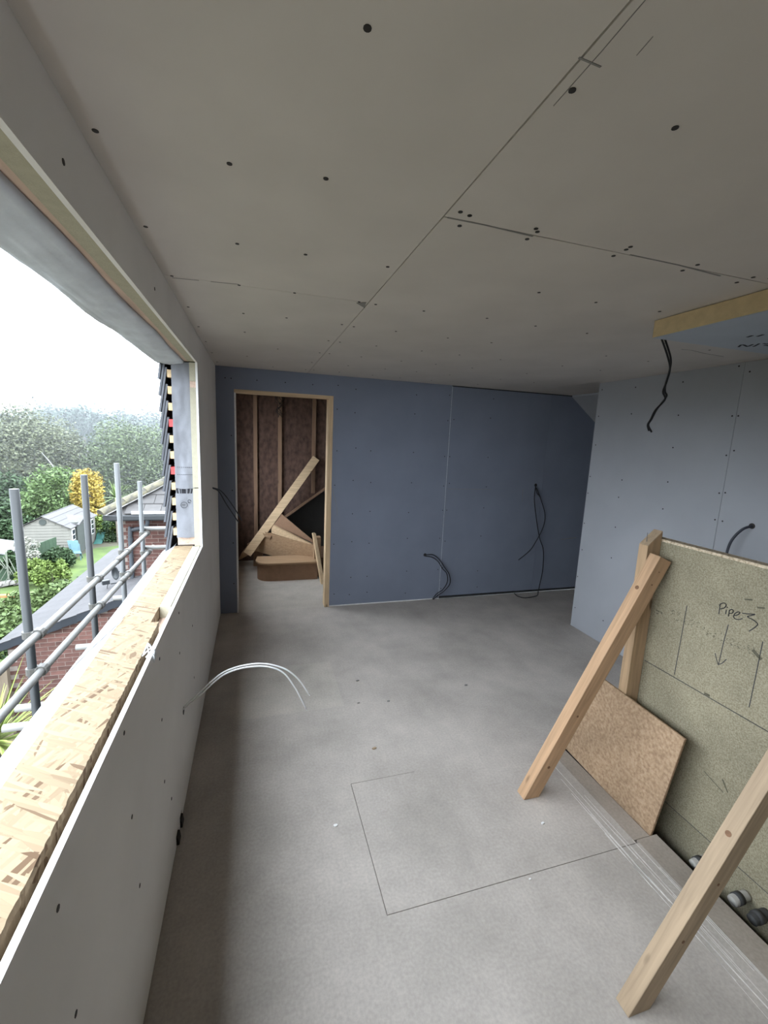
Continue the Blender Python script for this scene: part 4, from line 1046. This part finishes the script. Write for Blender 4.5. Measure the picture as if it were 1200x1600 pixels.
def tree(name, label, c, rad, n, size, clumps, leaf, seed, cat='tree', group=None, trunk=None, bark='bark', lump=.34, tr=None):
    c = Vector(c); o = thing(name, (c.x, c.y, GZ), label, cat, group)
    leaf_cloud(c, rad, n, size, clumps, seed, lump=lump).build('foliage', leaf, o, kind='stuff')
    if trunk is not False:
        r = tr or max(.04, rad[0] * .06); rnd = random.Random(seed + 9)
        top = Vector((c.x, c.y, c.z + rad[2] * .3))
        MB().tube([(c.x, c.y, GZ), (c.x + .02 * rad[0], c.y, GZ + (c.z - GZ) * .5), top], [r, r * .8, r * .3], 8).build('trunk', bark, o, smooth=True)
        for k in range(4 if rad[0] > 1 else 2):
            a = rnd.uniform(0, 6.28); s0 = Vector((c.x, c.y, GZ + (c.z - GZ) * rnd.uniform(.5, .95)))
            MB().tube([s0, s0 + Vector((math.cos(a) * rad[0] * .5, math.sin(a) * rad[1] * .5, rad[2] * .5))], [r * .5, r * .15], 6).build('branch', bark, o)
    return o
G1 = 'background woodland trees'
far = [(-20, 645, 68, 5.2), (28, 648, 72, 5.0), (62, 640, 66, 5.4), (98, 634, 70, 5.5), (130, 640, 64, 5.0), (165, 644, 72, 5.6), (200, 650, 66, 5.0), (236, 646, 70, 5.4), (275, 650, 66, 5.5)]
lab = ['leftmost tree of the hazy woodland, at the photo edge', 'second hazy woodland tree from the left, behind the grey green willow', 'third hazy woodland tree from the left on the skyline', 'tallest hazy woodland tree above the yellow tree',
       'hazy woodland tree in the dark gap right of the willow', 'hazy woodland tree behind the left side of the large round tree', 'hazy woodland tree on the skyline above the third scaffold upright', 'hazy woodland tree on the skyline beside the tile ends', 'hazy woodland tree mostly hidden behind the tile ends']
for i, (px, py, y, r) in enumerate(far):
    top = at(px, py, 'y', y); rz = 5.2
    tree('woodland_tree', lab[i], (top.x, top.y, top.z - rz * .9), (r, r * .8, rz), 9000, .24, 70, 'lf_far', 40 + i, group=G1, tr=.25)
t = at(28, 655, 'y', 44); tree('willow_tree', 'large grey green willow like tree at the left behind the scaffold', (t.x, t.y, t.z - 4.3), (4.4, 3.6, 4.9), 32000, .125, 120, 'lf_willow', 11, tr=.2, lump=.4)
t = at(92, 668, 'y', 46); tree('willow_tree', 'narrower grey green tree with pale bare stems, left of centre', (t.x, t.y, t.z - 3.2), (2.2, 2.2, 3.7), 15000, .115, 80, 'lf_willow', 12, bark='bark_pale', tr=.12, lump=.4)
t = at(205, 668, 'y', 46); tree('round_tree', 'large round mid green tree behind the hip roof', (t.x, t.y, t.z - 4.0), (4.7, 3.6, 4.6), 34000, .125, 140, 'lf_mid', 13, tr=.25, lump=.36)
t = at(100, 783, 'y', 37); tree('bright_tree', 'bright green bushy tree directly behind the shed', t, (2.3, 2.0, 2.5), 14000, .12, 70, 'lf_bright', 14, tr=.12)
t = at(66, 800, 'y', 36.5); tree('bright_tree', 'lower bright green tree left of the shed apex', t, (1.7, 1.6, 2.2), 8000, .12, 46, 'lf_bright', 15, tr=.12)
t = at(140, 770, 'y', 35); tree('maple_tree', 'yellow autumn tree behind the shed door', t, (1.15, 1.1, 1.7), 6000, .10, 34, 'lf_yellow', 16, tr=.08)
t = at(152, 803, 'y', 34.5); tree('maple_tree', 'yellow green lower tree between shed and hip roof', t, (1.1, 1.0, 1.2), 4500, .10, 26, 'lf_yellow', 17, tr=.07)
t = at(168, 838, 'y', 32.5); tree('laurel_shrub', 'lime green shrub right of the shed under the yellow tree', t, (1.3, .9, 1.5), 3600, .13, 26, 'lf_lime', 18, cat='shrub', tr=.05)
t = at(24, 815, 'y', 38); tree('hedge_tree', 'dark green tree mass left behind the nearest upright', t, (2.9, 2.0, 3.4), 12000, .14, 60, 'lf_dark', 19, tr=.12)
t = at(-14, 830, 'y', 36); tree('hedge_tree', 'dark green tree at the left photo edge above the pale roof', t, (2.2, 1.8, 3.2), 5000, .2, 40, 'lf_dark', 20, tr=.12)
t = at(90, 873, 'y', 25.4); tree('dark_bush', 'dark green rounded bush between green store and shed', t, (.82, .6, .62), 3000, .09, 30, 'lf_dark', 21, cat='shrub', trunk=False)
t = at(40, 862, 'y', 24.2); tree('blossom_bush', 'white flowering bush against the green store', t, (.55, .5, .85), 2200, .06, 20, 'lf_white', 22, cat='shrub', tr=.03)
t = at(55, 893, 'y', 22.5); tree('lime_shrub', 'lime green shrub beside the nearest upright on the lawn', t, (.75, .6, .62), 2600, .075, 22, 'lf_lime', 23, cat='shrub', tr=.03)
t = at(82, 905, 'y', 21.0); tree('lime_shrub', 'taller lime green shrub in the middle of the garden', t, (.75, .6, .9), 3000, .075, 26, 'lf_lime', 24, cat='shrub', tr=.03)
t = at(113, 917, 'y', 20.5); tree('dark_bush', 'small dark shrub at the edge of the slate roof', t, (.62, .5, .55), 1800, .075, 18, 'lf_mid', 25, cat='shrub', trunk=False)
for i, (px, py, lb) in enumerate(((5, 965, 'ivy covered bank at the left edge under the garden'), (32, 975, 'ivy bank right beside the nearest upright'), (62, 952, 'ivy bank between lawn edging and slate roof'), (92, 940, 'ivy bank end touching the slate roof edge'), (8, 1003, 'ivy clump just above the lower roof corner'), (-8, 1035, 'dark ivy clump below the roof corner at the left edge'))):
    t = at(px, py, 'y', 15.5 - (3.5 if i >= 4 else 0))
    tree('ivy_bank', lb, t, (1.15, .8, .7), 3400, .075, 30, 'lf_ivy' if i < 5 else 'lf_dark', 60 + i, cat='shrub', group='ivy along the boundary', trunk=False)
t = at(17, 880, 'y', 23.4); tree('dark_bush', 'dark climbing bush over the trellis', t, (.5, .4, .7), 1500, .08, 14, 'lf_dark', 26, cat='shrub', trunk=False)
for px, py, y, sd_, lb in ((-2, 838, 30.5, 71, 'low dark bush behind the pale store roof at the left edge'), (22, 836, 31, 72, 'low dark bush behind the nearest scaffold upright'), (40, 834, 31.5, 73, 'low dark bush against the left shed corner'), (184, 846, 31.5, 74, 'low dark bush at the far edge of the lawn')):
    t = at(px, py, 'y', y); tree('dark_bush', lb, (t.x, t.y, GZ + .7), (1.15, .8, .95), 2600, .1, 24, 'lf_dark', sd_, cat='shrub', trunk=False)
tl = MB(); rnd_ = random.Random(99)
for k in range(26):
    a = k / 25; cx__ = -22 - 46 * math.sin(a * 1.5) ; cy__ = 62 - 100 * a
    lc = leaf_cloud((cx__ - 6, cy__, -2.2 + rnd_.uniform(-.6, .6)), (4.6, 4.6, 4.6), 1700, .34, 40, 300 + k); n0 = len(tl.v)
    tl.v += lc.v; tl.f += [tuple(i + n0 for i in f_) for f_ in lc.f]
tl.build('treeline', 'lf_mid', None, label='distant green treeline carrying the woodland on past the left photo edge', cat='treeline', kind='stuff')
# bare pale stems
o = thing('bare_stem', at(138, 745, 'y', 47), 'thin pale bare tree stems rising above the second upright', 'tree')
MB().tube([at(128, 742, 'y', 45), at(123, 705, 'y', 45)], .05, 6).build('stem', 'bark_pale', o)
MB().tube([at(139, 745, 'y', 45), at(135, 712, 'y', 45), at(137, 703, 'y', 45)], .05, 6).build('stem', 'bark_pale', o)
o = thing('bare_stem', at(90, 740, 'y', 43), 'slanting pale bare trunk in the willow', 'tree')
MB().tube([at(92, 742, 'y', 41.5), at(78, 722, 'y', 41.5), at(65, 707, 'y', 41.5)], [.06, .045, .025], 6).build('stem', 'bark_pale', o)

def spiky(name, label, base, n, ln, wd, leaf, seed, trunk_to=None, droop=.35, cat='palm'):
    o = thing(name, (base.x, base.y, GZ), label, cat); rnd = random.Random(seed)
    for k in range(n):
        a = rnd.uniform(0, 2 * math.pi); e = rnd.uniform(-.25, 1.3); L = ln * rnd.uniform(.75, 1.1)
        d = Vector((math.cos(a) * math.cos(e), math.sin(a) * math.cos(e), math.sin(e))); sd = d.cross(Vector((0, 0, 1)))
        sd = sd.normalized() if sd.length > .01 else Vector((1, 0, 0)); P_ = []
        for j in range(5):
            t = j / 4; P_.append(base + d * L * t + Vector((0, 0, -droop * L * t * t * math.cos(e))))
        b = MB(); vs = []
        for j, p_ in enumerate(P_):
            w_ = wd * (1 - (j / 4) ** 2 * .92) * .5; vs += [p_ - sd * w_, p_ + sd * w_]
        b.add(vs, [(2 * j, 2 * j + 1, 2 * j + 3, 2 * j + 2) for j in range(4)]).build('leaf', leaf, o)
    MB().tube([(base.x, base.y, GZ), base], .07 * ln, 8).build('trunk', 'bark', o)
    return o
spiky('cordyline', 'spiky cordyline palm between yellow tree and hip roof', at(181, 778, 'y', 31), 46, 1.35, .10, 'lf_blade', 5)
spiky('fan_palm', 'yellow green palm fronds at the lower left under the scaffold', at(-10, 1160, 'y', 6.3), 150, 1.15, .035, 'lf_palm', 6, droop=.25)

# ------------------------------------------------------------------ damp air over the distant woodland
hz = bpy.data.materials.new('damp_air'); hz.use_nodes = True
_n, _l = hz.node_tree.nodes, hz.node_tree.links
_n.remove(_n['Principled BSDF'])
_v = _n.new('ShaderNodeVolumeScatter'); _v.inputs['Density'].default_value = 0.0032; _v.inputs['Color'].default_value = (.93, .96, 1, 1); _v.inputs['Anisotropy'].default_value = 0.2
_l.new(_v.outputs[0], _n['Material Output'].inputs['Volume'])
MB().box(-75, 2, 33, 84, GZ + .01, 6).build('woodland_haze', hz, None, label='pale damp haze hanging over the distant woodland', cat='haze', kind='stuff')
S.cycles.volume_bounces = 1
